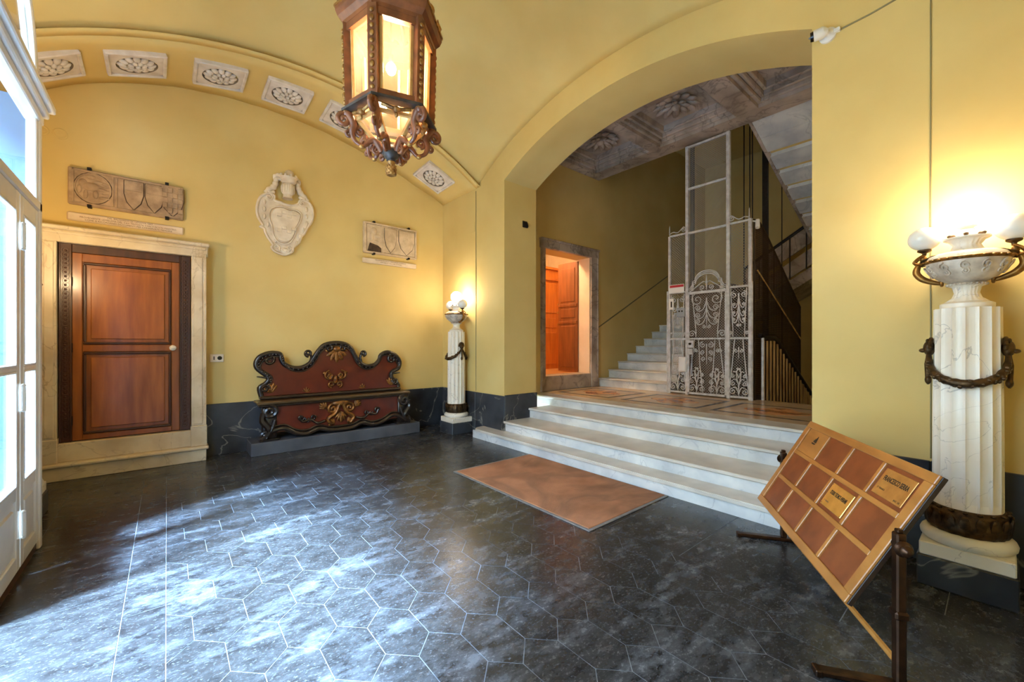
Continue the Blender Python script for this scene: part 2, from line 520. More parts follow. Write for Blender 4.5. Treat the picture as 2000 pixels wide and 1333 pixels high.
# ---- floor: hexagonal slate tiles inside long border slabs
floor = MB().box(XL-.5, XB+.3, YN-.1, YA+.1, -.12, -.0018).build('floor', M['grout'])
tag(floor, 'dark slate floor of elongated hexagonal tiles with pale joints', kind='structure')
HWX, HS, HT = .228, .23, .115
X0, X1, Y0, Y1 = -.005, 2.70, -.55, 5.93
def clip(poly, ax, lim, keep_less):
    out = []
    for i in range(len(poly)):
        a, b = poly[i], poly[(i+1) % len(poly)]
        ia = (a[ax] <= lim) if keep_less else (a[ax] >= lim)
        ib = (b[ax] <= lim) if keep_less else (b[ax] >= lim)
        if ia: out.append(a)
        if ia != ib:
            t = (lim-a[ax])/(b[ax]-a[ax])
            out.append((a[0]+(b[0]-a[0])*t, a[1]+(b[1]-a[1])*t))
    return out
def hexpoly(cx, cy, g=.0022):
    w, s, t = HWX/2-g, HS/2-g*.41, HS/2+HT-g*1.41
    return [(cx-w,cy-s),(cx,cy-t),(cx+w,cy-s),(cx+w,cy+s),(cx,cy+t),(cx-w,cy+s)]
hex_src = None
def tile_piece(poly, dz):
    if len(poly) < 3: return
    xs = [p[0] for p in poly]; ys = [p[1] for p in poly]
    if max(xs)-min(xs) < .03 or max(ys)-min(ys) < .03: return
    MB().prism(poly, 'xy', -.03, dz).build('tile', M['slate'], floor, loc=(sum(xs)/len(xs), sum(ys)/len(ys), 0))
row = -11
while True:
    cy = 3.012 + row*(HS+HT)
    if cy - .24 > Y1: break
    k = -3
    while True:
        cx = .33 + k*HWX + (HWX/2 if row % 2 else 0)
        k += 1
        if cx - .12 > X1: break
        if cx + .12 < X0 or cy + .24 < Y0: continue
        inside = cx-.115 > X0 and cx+.115 < X1 and cy-.235 > Y0 and cy+.235 < Y1
        if inside:
            if hex_src is None:
                hex_src = MB().prism(hexpoly(cx, cy), 'xy', -.03, 0).build('tile', M['slate'], floor, loc=(cx, cy, 0))
            else:
                clone(hex_src, floor, (cx, cy, random.uniform(-.0004, .0002)))
        else:
            p = hexpoly(cx, cy)
            p = clip(p, 0, X0+.002, False); p = clip(p, 0, X1-.002, True) if p else p
            p = clip(p, 1, Y0, False) if p else p; p = clip(p, 1, Y1-.002, True) if p else p
            tile_piece(p, 0)
    row += 1
def slab(x0, x1, y0, y1):
    g = .0025
    MB().box(x0+g, x1-g, y0+g, y1-g, -.03, 0).build('tile', M['slate'], floor, loc=((x0+x1)/2, (y0+y1)/2, 0))
ys = [-.755, .05, .95, 2.05, 3.0, 4.1, 5.0, 5.93]
for a, b in zip(ys, ys[1:]): slab(-.185, X0, a, b)
ys = [-.755, .3, 1.5, 2.4, 3.3, 4.3, 5.2, 5.93]
for a, b in zip(ys, ys[1:]): slab(-.72, -.185, a, b)
ys = [-.755, .9, 2.2, 3.5, 4.7, 5.93]
for a, b in zip(ys, ys[1:]): slab(XL-.35, -.72, a, b)
for (a, b) in ((-1.22,-.5),(-.5,.46),(.46,1.25),(1.25,2.05),(2.05,2.9),(2.9,3.6),(3.6,3.92)): slab(a, b, 5.93, 6.32)
for (a, b) in ((-1.22,.1),(.1,.84),(.84,2.2),(2.2,3.3),(3.3,3.92)): slab(a, b, 6.32, YA)
ys = [-.755, -.1, .55, 1.43, 2.02]
for a, b in zip(ys, ys[1:]): slab(2.70, 3.2, a, b)
ys = [-.755, .2, .9, 1.43, 2.02]
for a, b in zip(ys, ys[1:]): slab(3.2, 3.92, a, b)
for a, b in ((2.02,3.0),(3.0,4.02),(4.02,4.9),(4.9,5.93)): slab(2.70, 3.92, a, b)
slab(X0, 2.70, -.755, Y0)

# ---- walls
w = MB(); n = 60
xs = [XL-.3 + (XB-XL+.6)*i/n for i in range(n+1)]
w.prism([(xs[0], -.05)] + [(xs[-1], -.05)] + [(x, zwall(x)+.22) for x in reversed(xs)], 'xz', YA, YA+.3)
wall_back = tag(w.build('wall_back', M['plaster']), 'yellow plaster end wall under a shallow arch', kind='structure')

# arch wall: front and back faces in columns around a segmental arch
AY0, AY1, AZ = .973, 4.862, 3.96
AHW = (AY1-AY0)/2; AYC = (AY0+AY1)/2; AR = .50
ARR = (AHW*AHW+AR*AR)/(2*AR)
def zarch(y):
    d = min(abs(y-AYC), AHW)
    return AZ + AR - (ARR - math.sqrt(ARR*ARR-d*d))
def ztop(y): return 5.45
w = MB()
na = 48
ay = [AY0 + (AY1-AY0)*i/na for i in range(na+1)]
def quad_yz(y0, y1, za0, za1, zb0, zb1, x):
    w.add([(x,y0,za0),(x,y1,za1),(x,y1,zb1),(x,y0,zb0)], [(0,1,2,3)])
for x in (XB, XR):
    for seg in ((YN-.1, AY0), (AY1, YA)):
        m = 16
        yy = [seg[0]+(seg[1]-seg[0])*i/m for i in range(m+1)]
        for a, b in zip(yy, yy[1:]): quad_yz(a, b, -.05, -.05, ztop(a), ztop(b), x)
    for a, b in zip(ay, ay[1:]): quad_yz(a, b, zarch(a), zarch(b), ztop(a), ztop(b), x)
for a, b in zip(ay, ay[1:]):
    w.add([(XB,a,zarch(a)),(XB,b,zarch(b)),(XR,b,zarch(b)),(XR,a,zarch(a))], [(0,1,2,3)])
for y in (AY0, AY1): w.add([(XB,y,-.05),(XR,y,-.05),(XR,y,AZ),(XB,y,AZ)], [(0,1,2,3)])
yy = [YN-.1+(YA-YN+.1)*i/40 for i in range(41)]
for a, b in zip(yy, yy[1:]): w.add([(XB,a,ztop(a)),(XB,b,ztop(b)),(XR,b,ztop(b)),(XR,a,ztop(a))], [(0,1,2,3)])
wall_right = tag(w.build('wall_right', M['plaster']), 'yellow plaster wall pierced by a wide arch above marble steps', kind='structure')
bm = bmesh.new(); bm.from_mesh(wall_right.data); bmesh.ops.remove_doubles(bm, verts=bm.verts, dist=1e-4)
bmesh.ops.recalc_face_normals(bm, faces=bm.faces); bm.to_mesh(wall_right.data); bm.free()

w = MB()
OY0, OY1, OZ = .62, 4.35, 3.75
w.box(XL-.35, XL, YN-.1, OY0, -.05, 4.6); w.box(XL-.35, XL, OY1, YA, -.05, 4.6); w.box(XL-.35, XL, OY0, OY1, OZ, 5.6)
w.box(XL-.35, XL, YN-.1, OY0, 4.6, 5.6); w.box(XL-.35, XL, OY1, YA, 4.6, 5.6)
tag(w.build('wall_left', M['plaster']), 'yellow plaster wall with the street entrance', kind='structure')
tag(MB().box(XL-.35, XR, YN-.3, YN, -.05, 5.4).build('wall_near', M['plaster']), 'yellow plaster wall behind the viewer', kind='structure')

# ---- ceiling: shallow sail vault between two flat ribs
w = MB()
NX = 56
def vx(i): return XL-.02 + (XB-XL+.04)*i/NX
w.grid(lambda i, j: (vx(i), YB1+(YB0-YB1)*j/56, zrib(vx(i)) + zlun(YB1+(YB0-YB1)*j/56) + .006), NX, 56)
w.grid(lambda i, j: (vx(i), YB1+(YA-YB1)*j/6, zrib(vx(i))+(zwall(vx(i))-zrib(vx(i)))*j/6), NX, 6)
w.grid(lambda i, j: (vx(i), YB0+(YN-YB0)*j/4, zrib(vx(i))), NX, 4)
for yy_ in (YB0, YB1):
    w.grid(lambda i, j: (vx(i), yy_, zrib(vx(i)) + .006*j), NX, 1)
ceiling = w.build('ceiling', M['plaster'], smooth=30)
tag(ceiling, 'yellow plaster vaulted ceiling with a flat rib along the end wall', kind='structure')
sm = ceiling.modifiers.new('thickness', 'SOLIDIFY'); sm.thickness = .12; sm.offset = 1
bm = bmesh.new(); bm.from_mesh(ceiling.data)
for f in bm.faces:
    if f.normal.z > 0: f.normal_flip()
bm.to_mesh(ceiling.data); bm.free()
sm.offset = -1

# ---- black marble dado slabs
def dado(name, label, pieces):
    o = structure(name, label)
    for p in pieces: MB().box(*p, .004).build('panel', M['black_marble'], o)
    return o
ZD = .675
dado('baseboard_back', 'black veined marble dado along the end wall',
     [(.39,1.55,YA-.03,YA,0,ZD),(1.553,2.75,YA-.03,YA,0,ZD),(2.753,XB,YA-.03,YA,0,ZD),(XL,-1.06,YA-.03,YA,0,ZD)])
dado('baseboard_right', 'black veined marble dado beside the arch',
     [(XB-.028,XB,5.60,YA-.03,0,ZD),(XB-.028,XB,AY1-.03,5.597,0,ZD),(XB,XR,AY1-.03,AY1,0,ZD+.01),
      (XB-.028,XB,YN,.31,0,ZD),(XB-.028,XB,.313,AY0+.03,0,ZD),(XB,XR,AY0,AY0+.03,0,ZD+.01)])
dado('baseboard_left', 'black marble dado along the entrance wall', [(XL,XL+.03,OY1,YA-.03,0,ZD),(XL,XL+.03,YN,OY0,0,ZD)])

# ---- street outside the entrance
tag(MB().box(-14, XL-.36, -8, 12, -.2, -.02).build('street_pavement', M['street']), 'grey street paving outside the entrance', kind='structure')

fac = MB(); fac.box(-7.2,-6.6,-9,13,-.1,4.6)
fac = tag(fac.build('street_facade', M['facade']), 'plain house front across the narrow street outside', kind='structure')
for yy_ in (-2,.4,2.8,5.2,7.6):
    for zz_ in (1.0,):
        MB().box(-6.62,-6.57,yy_-.5,yy_+.5,zz_,zz_+1.7,.02).build('shutter', M['dark_rail'], fac)
# ---- lower marble steps under the arch
steps = thing('marble_steps', 'four wide white marble steps rising through the arch', 'steps', (4.2, 2.9, 0))
ZST = [.15, .30, .455, .605]; XST = [3.69, 3.985, 4.42, 4.86]
def step_piece(xr, xb, z0, z1, y0, y1, rounded=False):
    r = MB().box(xr, xb, y0, y1, z0, z1-.035)
    o = r.build('step', M['white_marble'], steps)
    t = MB()
    if rounded:
        R = .17
        pts = [(xr-.035+R*(1-math.sin(a)), y1-R+R*math.cos(a)) for a in [PI/2*k/8 for k in range(9)]]
        poly = [(xb, y0), (xr-.035, y0)] + list(reversed(pts)) + [(xb, y1)]
        lo = MB(); 
        t.prism(poly, 'xy', z1-.035, z1-.008)
        t.prism([(u+.006 if u < xb-.01 else u, v-.004 if v > y0+.01 else v) for u, v in poly], 'xy', z1-.008, z1)
    else:
        t.box(xr-.035, xb, y0, y1, z1-.035, z1, .008)
    t.build('nosing', M['tread'], o)
step_piece(XST[0], XST[1]+.02, 0, ZST[0], .75, 5.36, True)
step_piece(XST[1]-.06, XST[2]+.02, 0, ZST[1], .985, 4.88-.035)
step_piece(XST[2], XST[3]+.02, 0, ZST[2], .99, 4.83)
step_piece(XST[3], XST[3]+.30, 0, ZST[3], .70, 5.33)

# ---- landing with inlaid panels
ZL = .605
LX1 = 7.0
landing = MB().box(XST[3]+.30, LX1, .62, 5.36, ZL-.15, ZL).build('floor_landing', M['landing'])
tag(landing, 'polished cream marble landing inlaid with framed panels', kind='structure')
for (yc, yh) in ((4.60,.56),(3.22,.60),(1.85,.60)):
    x0, x1 = 5.40, 6.46
    b = .06; z = ZL+.0015
    for (a0, a1, c0, c1) in ((x0,x1,yc-yh,yc-yh+b),(x0,x1,yc+yh-b,yc+yh),(x0,x0+b,yc-yh+b,yc+yh-b),(x1-b,x1,yc-yh+b,yc+yh-b)):
        MB().box(a0, a1, c0, c1, ZL, z).build('inlay_strip', M['inlay_dark'], landing)
    poly = []
    for k in range(24):
        a = 2*PI*k/24
        r = .30*(1+.16*math.cos(4*a))
        poly.append((5.93+r*math.cos(a), yc+r*1.1*math.sin(a)))
    MB().prism(poly, 'xy', ZL, z).build('inlay_medallion', M['inlay_red'], landing)

# ---- stairwell shell
YW = 5.38; XBW = 11.6; YR = .60
w = MB()
DX0, DX1, DZ0, DZ1 = 5.28, 6.58, .88, 3.22
w.box(XR, DX0, YW, YW+.35, -.05, 6.5); w.box(DX1, XBW, YW, YW+.35, -2.7, 6.5)
w.box(DX0, DX1, YW, YW+.35, -.05, DZ0-.02); w.box(DX0, DX1, YW, YW+.35, DZ1, 6.5)
tag(w.build('wall_stair', M['plaster']), 'olive yellow wall beside the staircase', kind='structure')
tag(MB().box(XBW, XBW+.3, -1, 7, -2.6, 6.5).build('wall_stair_end', M['plaster']), 'yellow wall at the far end of the stairwell', kind='structure')
tag(MB().box(XR, XBW, YR-.3, YR, -2.6, 6.5).build('wall_stair_right', M['plaster']), 'yellow wall on the far side of the stairwell', kind='structure')
tag(MB().box(6.5, XBW, YR, YW, 6.4, 6.6).build('ceiling_stair', M['plaster']), 'plaster ceiling over the stairwell', kind='structure')
tag(MB().box(LX1, XBW, YR, YW, -2.7, -2.6).build('floor_cellar', M['grey_marble']), 'cellar floor below the stairwell', kind='structure')

tag(MB().box(6.5, 6.80, YR, YW, 5.36, 6.4).build('wall_stair_head', M['plaster']), 'plaster wall above the coffered ceiling', kind='structure')
tag(MB().box(LX1-.35, LX1-.01, YR, YW, -2.7, ZL-.16).build('wall_cellar', M['grey_marble']), 'stone wall below the landing edge', kind='structure')
# ---- coffered landing ceiling
cof = structure('ceiling_landing', 'grey marble coffered ceiling with carved rosettes over the landing')
ZC = 4.86; CX0, CX1 = 5.30, 6.52
cy_ = [(4.00,5.20),(2.56,3.80),(1.02,2.26)]
w = MB()
for a0, a1, b0, b1 in ((XR,CX0,YR,YW),(CX1,6.86,YR,YW)): w.box(a0, a1, b0, b1, ZC, ZC+.5)
for a, b in ((5.20,YW),(3.80,4.00),(2.26,2.56),(YR,1.02)): w.box(CX0, CX1, a, b, ZC, ZC+.5)
w.build('beam_grid', M['grey_marble'], cof)
MB().box(CX0, CX1, YR, YW, ZC+.26, ZC+.5).build('coffer_panel', M['grey_marble'], cof)
for a, b in cy_:
    for k, (ins, z0, z1) in enumerate(((0,.05,.10),(.05,.10,.16),(.10,.16,.26))):
        w = MB(); t = .05
        for (x0, x1, y0, y1) in ((CX0+ins,CX1-ins,a+ins,a+ins+t),(CX0+ins,CX1-ins,b-ins-t,b-ins),(CX0+ins,CX0+ins+t,a+ins+t,b-ins-t),(CX1-ins-t,CX1-ins,a+ins+t,b-ins-t)):
            w.box(x0, x1, y0, y1, ZC+z0, ZC+z1+.01, .008)
        w.build('moulding', M['grey_marble'], cof)
    cx, cyy = (CX0+CX1)/2, (a+b)/2
    w = MB()
    for ring, (rad, cnt, pr, zz) in enumerate(((.23,12,.085,.23),(.13,8,.065,.20))):
        for k in range(cnt):
            an = 2*PI*(k+.5*ring)/cnt
            w.m = Matrix.Translation((cx+rad*math.cos(an), cyy+rad*math.sin(an), ZC+zz)) @ Matrix.Rotation(an,4,'Z') @ Matrix.Rotation(.35,4,'Y')
            w.ball((0,0,0), pr, (1.25,.62,.4), 8, 6)
    w.m = None
    w.ball((cx,cyy,ZC+.19), .07, (1,1,.6), 12, 8)
    w.build('carved_rosette', M['grey_marble'], cof, smooth=50)

# ---- main flight beside the wall
fl1 = thing('staircase', 'grey marble staircase climbing along the olive wall past the lift', 'staircase', (8.4, 4.6, .6))
N1 = 9; RI, TR = .166, .335
for k in range(N1):
    x = 6.86 + k*TR; z0 = ZL + k*RI; z1 = z0 + RI
    b = MB().box(x, x+TR+.03, 3.86, YW-.004, z0-.12, z1-.03).build('step', M['white_marble'], fl1)
    MB().box(x-.03, x+TR+.01, 3.84, YW-.004, z1-.03, z1, .007).build('nosing', M['tread'], b)
ZM = ZL + N1*RI + RI; XM = 6.86 + N1*TR
MB().box(XM, XBW-.01, 3.88, YW-.004, ZM-.2, ZM).build('middle_landing', M['white_marble'], fl1)
# painted line of the wall dado following the flight
MB().tube([(6.84,YW-.004,1.815),(9.7,YW-.004,3.23)], .014, 5).build('dado_line', M['cable'], fl1)
w = MB(); w.m = None
w.add([(6.86,3.86,ZL-.1),(6.86+N1*TR,3.86,ZL+N1*RI-.12),(6.86+N1*TR,3.86,ZL+N1*RI-.35),(6.86,3.86,ZL-.14),
       (6.86,YW-.01,ZL-.1),(6.86+N1*TR,YW-.01,ZL+N1*RI-.12),(6.86+N1*TR,YW-.01,ZL+N1*RI-.35),(6.86,YW-.01,ZL-.14)],
      [(0,1,2,3),(4,7,6,5),(0,4,5,1),(1,5,6,2),(2,6,7,3),(3,7,4,0)])
w.build('string_slab', M['grey_marble'], fl1)

# ---- back flight rising to the right with carved balustrade
fl2 = thing('back_flight', 'rear stair flight with carved panel balustrade behind the lift', 'staircase', (10.8, 2.4, 2.2))
def zb(y): return 2.86 + (2.93-y)*.62
w = MB()
w.add([(x, y, z) for x in (10.3, XBW-.01) for (y, z) in ((3.86,zb(3.86)-.25),(1.2,zb(1.2)-.25),(1.2,zb(1.2)),(3.86,zb(3.86)))],
      [(0,1,2,3),(7,6,5,4),(0,4,5,1),(1,5,6,2),(2,6,7,3),(3,7,4,0)])
w.build('stair_slab', M['grey_marble'], fl2)
w = MB()
w.tube([(10.28,3.86,zb(3.86)+.93),(10.28,1.2,zb(1.2)+.93)], .035, 8)
w.build('handrail', M['dark_rail'], fl2, smooth=40)
yk = 3.84
while yk > 1.3:
    w = MB(); h = .30
    ya, yb_ = yk, yk-h+.02
    for (zz0, zz1) in ((.04,.38),(.50,.88)):
        w.add([(10.27,ya,zb(ya)+zz0),(10.27,yb_,zb(yb_)+zz0),(10.27,yb_,zb(yb_)+zz1),(10.27,ya,zb(ya)+zz1),
               (10.30,ya,zb(ya)+zz0),(10.30,yb_,zb(yb_)+zz0),(10.30,yb_,zb(yb_)+zz1),(10.30,ya,zb(ya)+zz1)],
              [(0,1,2,3),(7,6,5,4),(0,4,5,1),(1,5,6,2),(2,6,7,3),(3,7,4,0)])
    w.build('balustrade_panel', M['grey_marble'], fl2)
    MB().tube([(10.26,yk,zb(yk)),(10.26,yk,zb(yk)+.92)], .012, 6).build('baluster', M['dark_rail'], fl2)
    yk -= h

# ---- upper flight overhead: underside of marble slabs
fl3 = thing('upper_flight', 'underside of the upper stair flight in stepped marble slabs', 'staircase', (8.5, 1.6, 4.3))
def zu(x): return 4.93 - .40*(x-6.88)
nS = 8; L_ = (10.24-6.88)/nS
for k in range(nS):
    xa = 6.88 + k*L_; xb = xa + L_*(.74 if k else .98)
    w = MB()
    w.add([(xa,.61,zu(xa)),(xb,.61,zu(xb)),(xb,2.50,zu(xb)),(xa,2.50,zu(xa)),
           (xa,.61,zu(xa)+.1),(xb,.61,zu(xb)+.1),(xb,2.50,zu(xb)+.1),(xa,2.50,zu(xa)+.1)],
          [(0,3,2,1),(4,5,6,7),(0,1,5,4),(1,2,6,5),(2,3,7,6),(3,0,4,7)])
    w.build('soffit_slab', M['white_marble'], fl3)
w = MB()
w.add([(x, y, zu(x)+dz) for dz in (.055,.5) for (x, y) in ((6.87,.605),(10.24,.605),(10.24,2.48),(6.87,2.48))],
      [(0,3,2,1),(4,5,6,7),(0,1,5,4),(1,2,6,5),(2,3,7,6),(3,0,4,7)])
w.build('stair_core', M['plaster'], fl3)
MB().tube([(6.88,2.52,zu(6.88)+.03),(10.24,2.52,zu(10.24)+.03)], .04, 6).build('edge_moulding', M['grey_marble'], fl3)
# added fill lamp brightening the stairwell, unseen at the right of the landing
sl = thing('stair_fill_lamp', 'added fill lamp on the landing, hidden behind the right side of the arch', 'lamp', (6.3, YR, 3.2))
MB().ball((6.3,YR+.22,3.2), .13, (1,1,1), 16, 10).build('globe', emit('stair_fill_glow', (1,.84,.62,1), 16.0), sl, smooth=60)  # globe of the added fill lamp
w = MB(); w.tube([(6.3,YR,3.0),(6.3,YR+.12,3.0),(6.3,YR+.22,3.08)], .014, 8); w.box(6.25,6.35,YR,YR+.02,2.92,3.08,.006); w.build('bracket', M['bronze'], sl)

# ---- room behind the lit doorway
w = MB()
w.box(4.4, 8.2, 8.2, 8.4, .6, 4.2); w.box(4.3, 4.4, YW+.35, 8.4, .6, 4.2); w.box(8.2, 8.3, YW+.35, 8.4, .6, 4.2); w.box(4.3, 8.3, YW+.35, 8.4, 4.1, 4.2)
tag(w.build('wall_inner_room', M['room_wall']), 'warm lit walls of the room beyond the open doorway', kind='structure')
tag(MB().box(4.3, 8.3, YW+.30, 8.4, .78, DZ0).build('floor_inner_room', M['room_floor']), 'warm floor of the lit room', kind='structure')
# ================================================================== DOOR IN THE END WALL
d1 = structure('door_1', 'closed brown panelled wooden door in a cream marble surround', (-.34, 6.6, 0))
yf = 6.52
# stepped marble sill
MB().box(-1.05,.405,6.40,YA,.145,.185,.012).build('sill_moulding', M['cream_marble'], d1)
MB().box(-1.02,.38,6.43,YA,0,.147,.006).build('sill_block', M['cream_marble'], d1)
MB().box(-.90,.235,6.50,YA,.185,.385,.006).build('threshold', M['cream_marble'], d1)
for (a, b) in ((-1.04,-.895),(.225,.39)):
    MB().box(a,b,6.46,YA,.185,.44,.006).build('jamb_base', M['cream_marble'], d1)
    j = MB().box(a+.008,b-.008,6.485,YA,.44,2.56,.006).build('jamb', M['cream_marble'], d1)
    MB().box(a+.045 if a < 0 else a+.028,b-.028 if a < 0 else b-.045,6.475,6.487,.46,2.55,.006).build('jamb_band', M['cream_marble'], j)
    e = a+.008 if a < 0 else b-.028
    MB().box(e,e+.02,6.465,6.49,.44,2.60,.005).build('jamb_edge', M['cream_marble'], j)
l = MB().box(-1.05,.40,6.485,YA,2.56,2.69,.006).build('lintel', M['cream_marble'], d1)
MB().box(-1.065,.415,6.455,YA,2.69,2.735,.012).build('cap_moulding', M['cream_marble'], l)
MB().box(-1.03,.38,6.472,6.49,2.645,2.675,.006).build('lintel_band', M['cream_marble'], l)
# carved wood frame
MB().box(-.895,.225,6.60,YA,.385,2.56).build('frame_back', M['dark_wood'], d1)
for (a, b) in ((-.895,-.80),(.12,.225)):
    st = MB().box(a,b,6.555,6.60,.39,2.56,.006).build('carved_stile', M['dark_wood'], d1)
    MB().box(a,a+.012,6.543,6.556,.39,2.56,.003).build('bead_edge', M['dark_wood'], st)
    MB().box(b-.012,b,6.543,6.556,.39,2.56,.003).build('bead_edge', M['dark_wood'], st)
    w = MB(); z = .46; c = (a+b)/2
    while z < 2.5:
        ring = [(c+.026*math.cos(t), 6.552, z+.03*math.sin(t)) for t in [2*PI*k/10 for k in range(10)]]
        w.tube(ring, .006, 5, closed=True)
        w.ball((c,6.553,z), .012, (1,.6,1), 6, 4)
        z += .047
    w.build('guilloche_carving', M['dark_wood'], st, smooth=50)
MB().box(-.80,.12,6.56,6.60,2.47,2.56,.005).build('frame_head', M['dark_wood'], d1)
leaf = MB().box(-.80,.12,6.585,6.61,.395,2.47).build('leaf', M['door_wood'], d1)
for (a, b, c, e) in ((-.80,-.72,.395,2.47),(.045,.12,.395,2.47)): MB().box(a,b,6.568,6.586,c,e,.005).build('stile', M['door_wood'], leaf)
for (c, e) in ((.395,.455),(1.375,1.455),(2.375,2.47)): MB().box(-.72,.045,6.568,6.586,c,e,.005).build('rail', M['door_wood'], leaf)
for (c, e) in ((.47,1.36),(1.47,2.36)):
    p = MB().box(-.655,-.02,6.573,6.587,c+.05,e-.05,.012).build('panel', M['door_panel'], leaf)
    w = MB()
    for (x0,x1,z0,z1) in ((-.715,.04,c-.012,c+.014),(-.715,.04,e-.014,e+.012),(-.715,-.69,c+.014,e-.014),(.015,.04,c+.014,e-.014)):
        w.box(x0,x1,6.558,6.586,z0,z1,.008)
    w.build('panel_moulding', M['dark_wood'], leaf)
w = MB(); w.m = Matrix.Translation((.055,6.545,1.415)) @ Matrix.Rotation(PI/2,4,'X')
w.lathe([(.018,-.025),(.014,-.01),(.014,0),(.03,.012),(.034,.02),(.024,.032),(.004,.036)], segs=16)
tag(w.build('knob', M['plastic'], leaf, smooth=50), 'white round knob')
for z in (2.15, 1.42, .62): MB().tube([(-.802,6.556,z-.05),(-.802,6.556,z+.05)], .009, 8).build('hinge', M['iron_black'], leaf)

# ================================================================== WALL STONES
def clamps(parent, pts):
    for x, z in pts:
        MB().box(x-.018,x+.018,YA-.075,YA,z-.016,z+.016,.004).build('clamp', M['iron_black'], parent)
rs = thing('heraldic_relief', 'long brown stone relief with figure and shields above the wooden door', 'relief', (-.34,YA,3.02))
MB().box(-.84,.16,YA-.05,YA,3.02,3.43,.01).build('slab', M['relief_stone'], rs)
w = MB()
for (x0,x1,z0,z1) in ((-.81,.13,3.395,3.42),(-.81,.13,3.03,3.05),(-.83,-.79,3.03,3.42),(-.485,-.47,3.05,3.40),(-.455,-.44,3.05,3.40)): w.box(x0,x1,YA-.062,YA-.045,z0,z1,.004)
w.build('border', M['relief_stone'], rs)
w = MB()   # rearing figure in a roundel
w.tube([(-.64+.145*math.cos(a), YA-.052, 3.225+.165*math.sin(a)) for a in [2*PI*k/24 for k in range(24)]], .008, 5, closed=True)
random.seed(3)
for bx, bz, br, sx, sz in ((-.66,3.24,.06,1.3,.8),(-.72,3.27,.035,1,1.4),(-.60,3.30,.03,1.6,.7),(-.57,3.22,.03,1.5,.6),(-.62,3.16,.03,.8,1.6),(-.70,3.15,.028,.7,1.8),(-.75,3.20,.03,.7,1.5),(-.55,3.13,.028,1.8,.6),(-.66,3.35,.03,1.4,.8),(-.54,3.29,.02,1.5,.8)):
    w.ball((bx,YA-.052,bz), br, (sx,.45,sz), 8, 6)
for k in range(5): w.tube(catmull([(-.60+.01*k,YA-.056,3.30-.04*k),(-.55,YA-.058,3.28-.035*k),(-.51,YA-.056,3.30-.04*k)],4), .006, 4)
w.build('carved_figure', M['relief_stone'], rs, smooth=60)
def shield_pts(cx, zt, wd, ht): return [(cx-wd/2,zt),(cx+wd/2,zt),(cx+wd/2,zt-ht*.45),(cx+wd*.36,zt-ht*.75),(cx,zt-ht),(cx-wd*.36,zt-ht*.75),(cx-wd/2,zt-ht*.45)]
for cx in (-.30,-.115):
    s = MB().prism(shield_pts(cx,3.385,.165,.33), 'xz', YA-.066, YA-.045).build('shield', M['relief_stone'], rs)
    MB().box(cx-.075,cx+.075,YA-.072,YA-.06,3.27,3.372,.004).build('quarter', M['relief_stone'], s)
s = MB().prism(shield_pts(.055,3.40,.21,.35), 'xz', YA-.062, YA-.045).build('shield', M['relief_stone'], rs)
w = MB()
for i in range(4):
    for j in range(5):
        if (i+j) % 2: w.box(-.045+.05*i,.003+.05*i,YA-.080,YA-.055,3.33-.062*j,3.39-.062*j,.004)
w.build('chequer', M['relief_stone'], s)
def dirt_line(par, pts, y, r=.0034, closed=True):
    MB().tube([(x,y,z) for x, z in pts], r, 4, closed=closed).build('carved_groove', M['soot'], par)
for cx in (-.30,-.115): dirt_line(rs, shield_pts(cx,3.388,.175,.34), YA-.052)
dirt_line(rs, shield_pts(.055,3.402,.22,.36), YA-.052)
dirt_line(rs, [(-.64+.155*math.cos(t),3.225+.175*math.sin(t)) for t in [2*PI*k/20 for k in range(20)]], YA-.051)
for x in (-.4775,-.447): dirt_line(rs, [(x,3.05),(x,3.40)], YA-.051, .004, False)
clamps(rs, [(-.67,3.435),(.0,3.435),(-.67,3.018),(.0,3.018)])

p1 = thing('inscription_plaque', 'narrow cream plaque with three lines of lettering below the long relief', 'plaque', (-.34,YA,2.84))
MB().box(-.85,.16,YA-.035,YA,2.84,2.935,.012).build('slab', M['plaque'], p1)
T = lambda x, z: Matrix.Translation((x,YA-.0355,z)) @ Matrix.Rotation(PI/2,4,'X')
for i, s in enumerate(('DEL BALUARDO DI GENOVA 1847','PROVENIENTE LEMBLEMA DEL CAV TROVATA CON T DI V DI MAESTRO','COME SI RICORDANO DOCUMENTI PER CONSERVATE MEMORIE')):
    text_mesh(s, .026, M['ink_soft'], 'lettering', p1, T(-.33, 2.913-.026*i))

r2 = thing('stone_relief', 'small pale stone relief with faint shields above the right end of the bench', 'relief', (2.9,YA,2.95))
MB().box(2.43,3.37,YA-.06,YA,2.95,3.46,.012).build('slab', M['relief_pale'], r2)
w = MB()
for (x0,x1,z0,z1) in ((2.44,3.36,3.43,3.455),(2.44,3.36,2.955,2.98),(2.44,2.47,2.98,3.43),(3.33,3.36,2.98,3.43),(2.74,2.755,2.98,3.43)): w.box(x0,x1,YA-.07,YA-.055,z0,z1,.004)
w.build('border', M['relief_pale'], r2)
for cx, wd in ((2.88,.2),(3.17,.28)):
    MB().prism(shield_pts(cx,3.40,wd,.40), 'xz', YA-.072, YA-.055).build('shield', M['relief_pale'], r2)
w = MB()
for bx, bz, br, sx, sz in ((2.60,3.32,.05,1,1.2),(2.56,3.22,.045,.8,1.6),(2.66,3.24,.04,1.4,.7),(2.63,3.15,.035,1.6,.6),(3.15,3.25,.05,1.2,1),(3.22,3.15,.045,1,1.3)):
    w.ball((bx,YA-.06,bz), br, (sx,.4,sz), 8, 6)
w.build('carved_figure', M['relief_pale'], r2, smooth=60)
MB().prism([(2.49,2.985),(2.72,2.985),(2.72,3.05),(2.66,3.09),(2.53,3.12)], 'xz', YA-.066, YA-.058).build('broken_patch', M['soot'], r2)
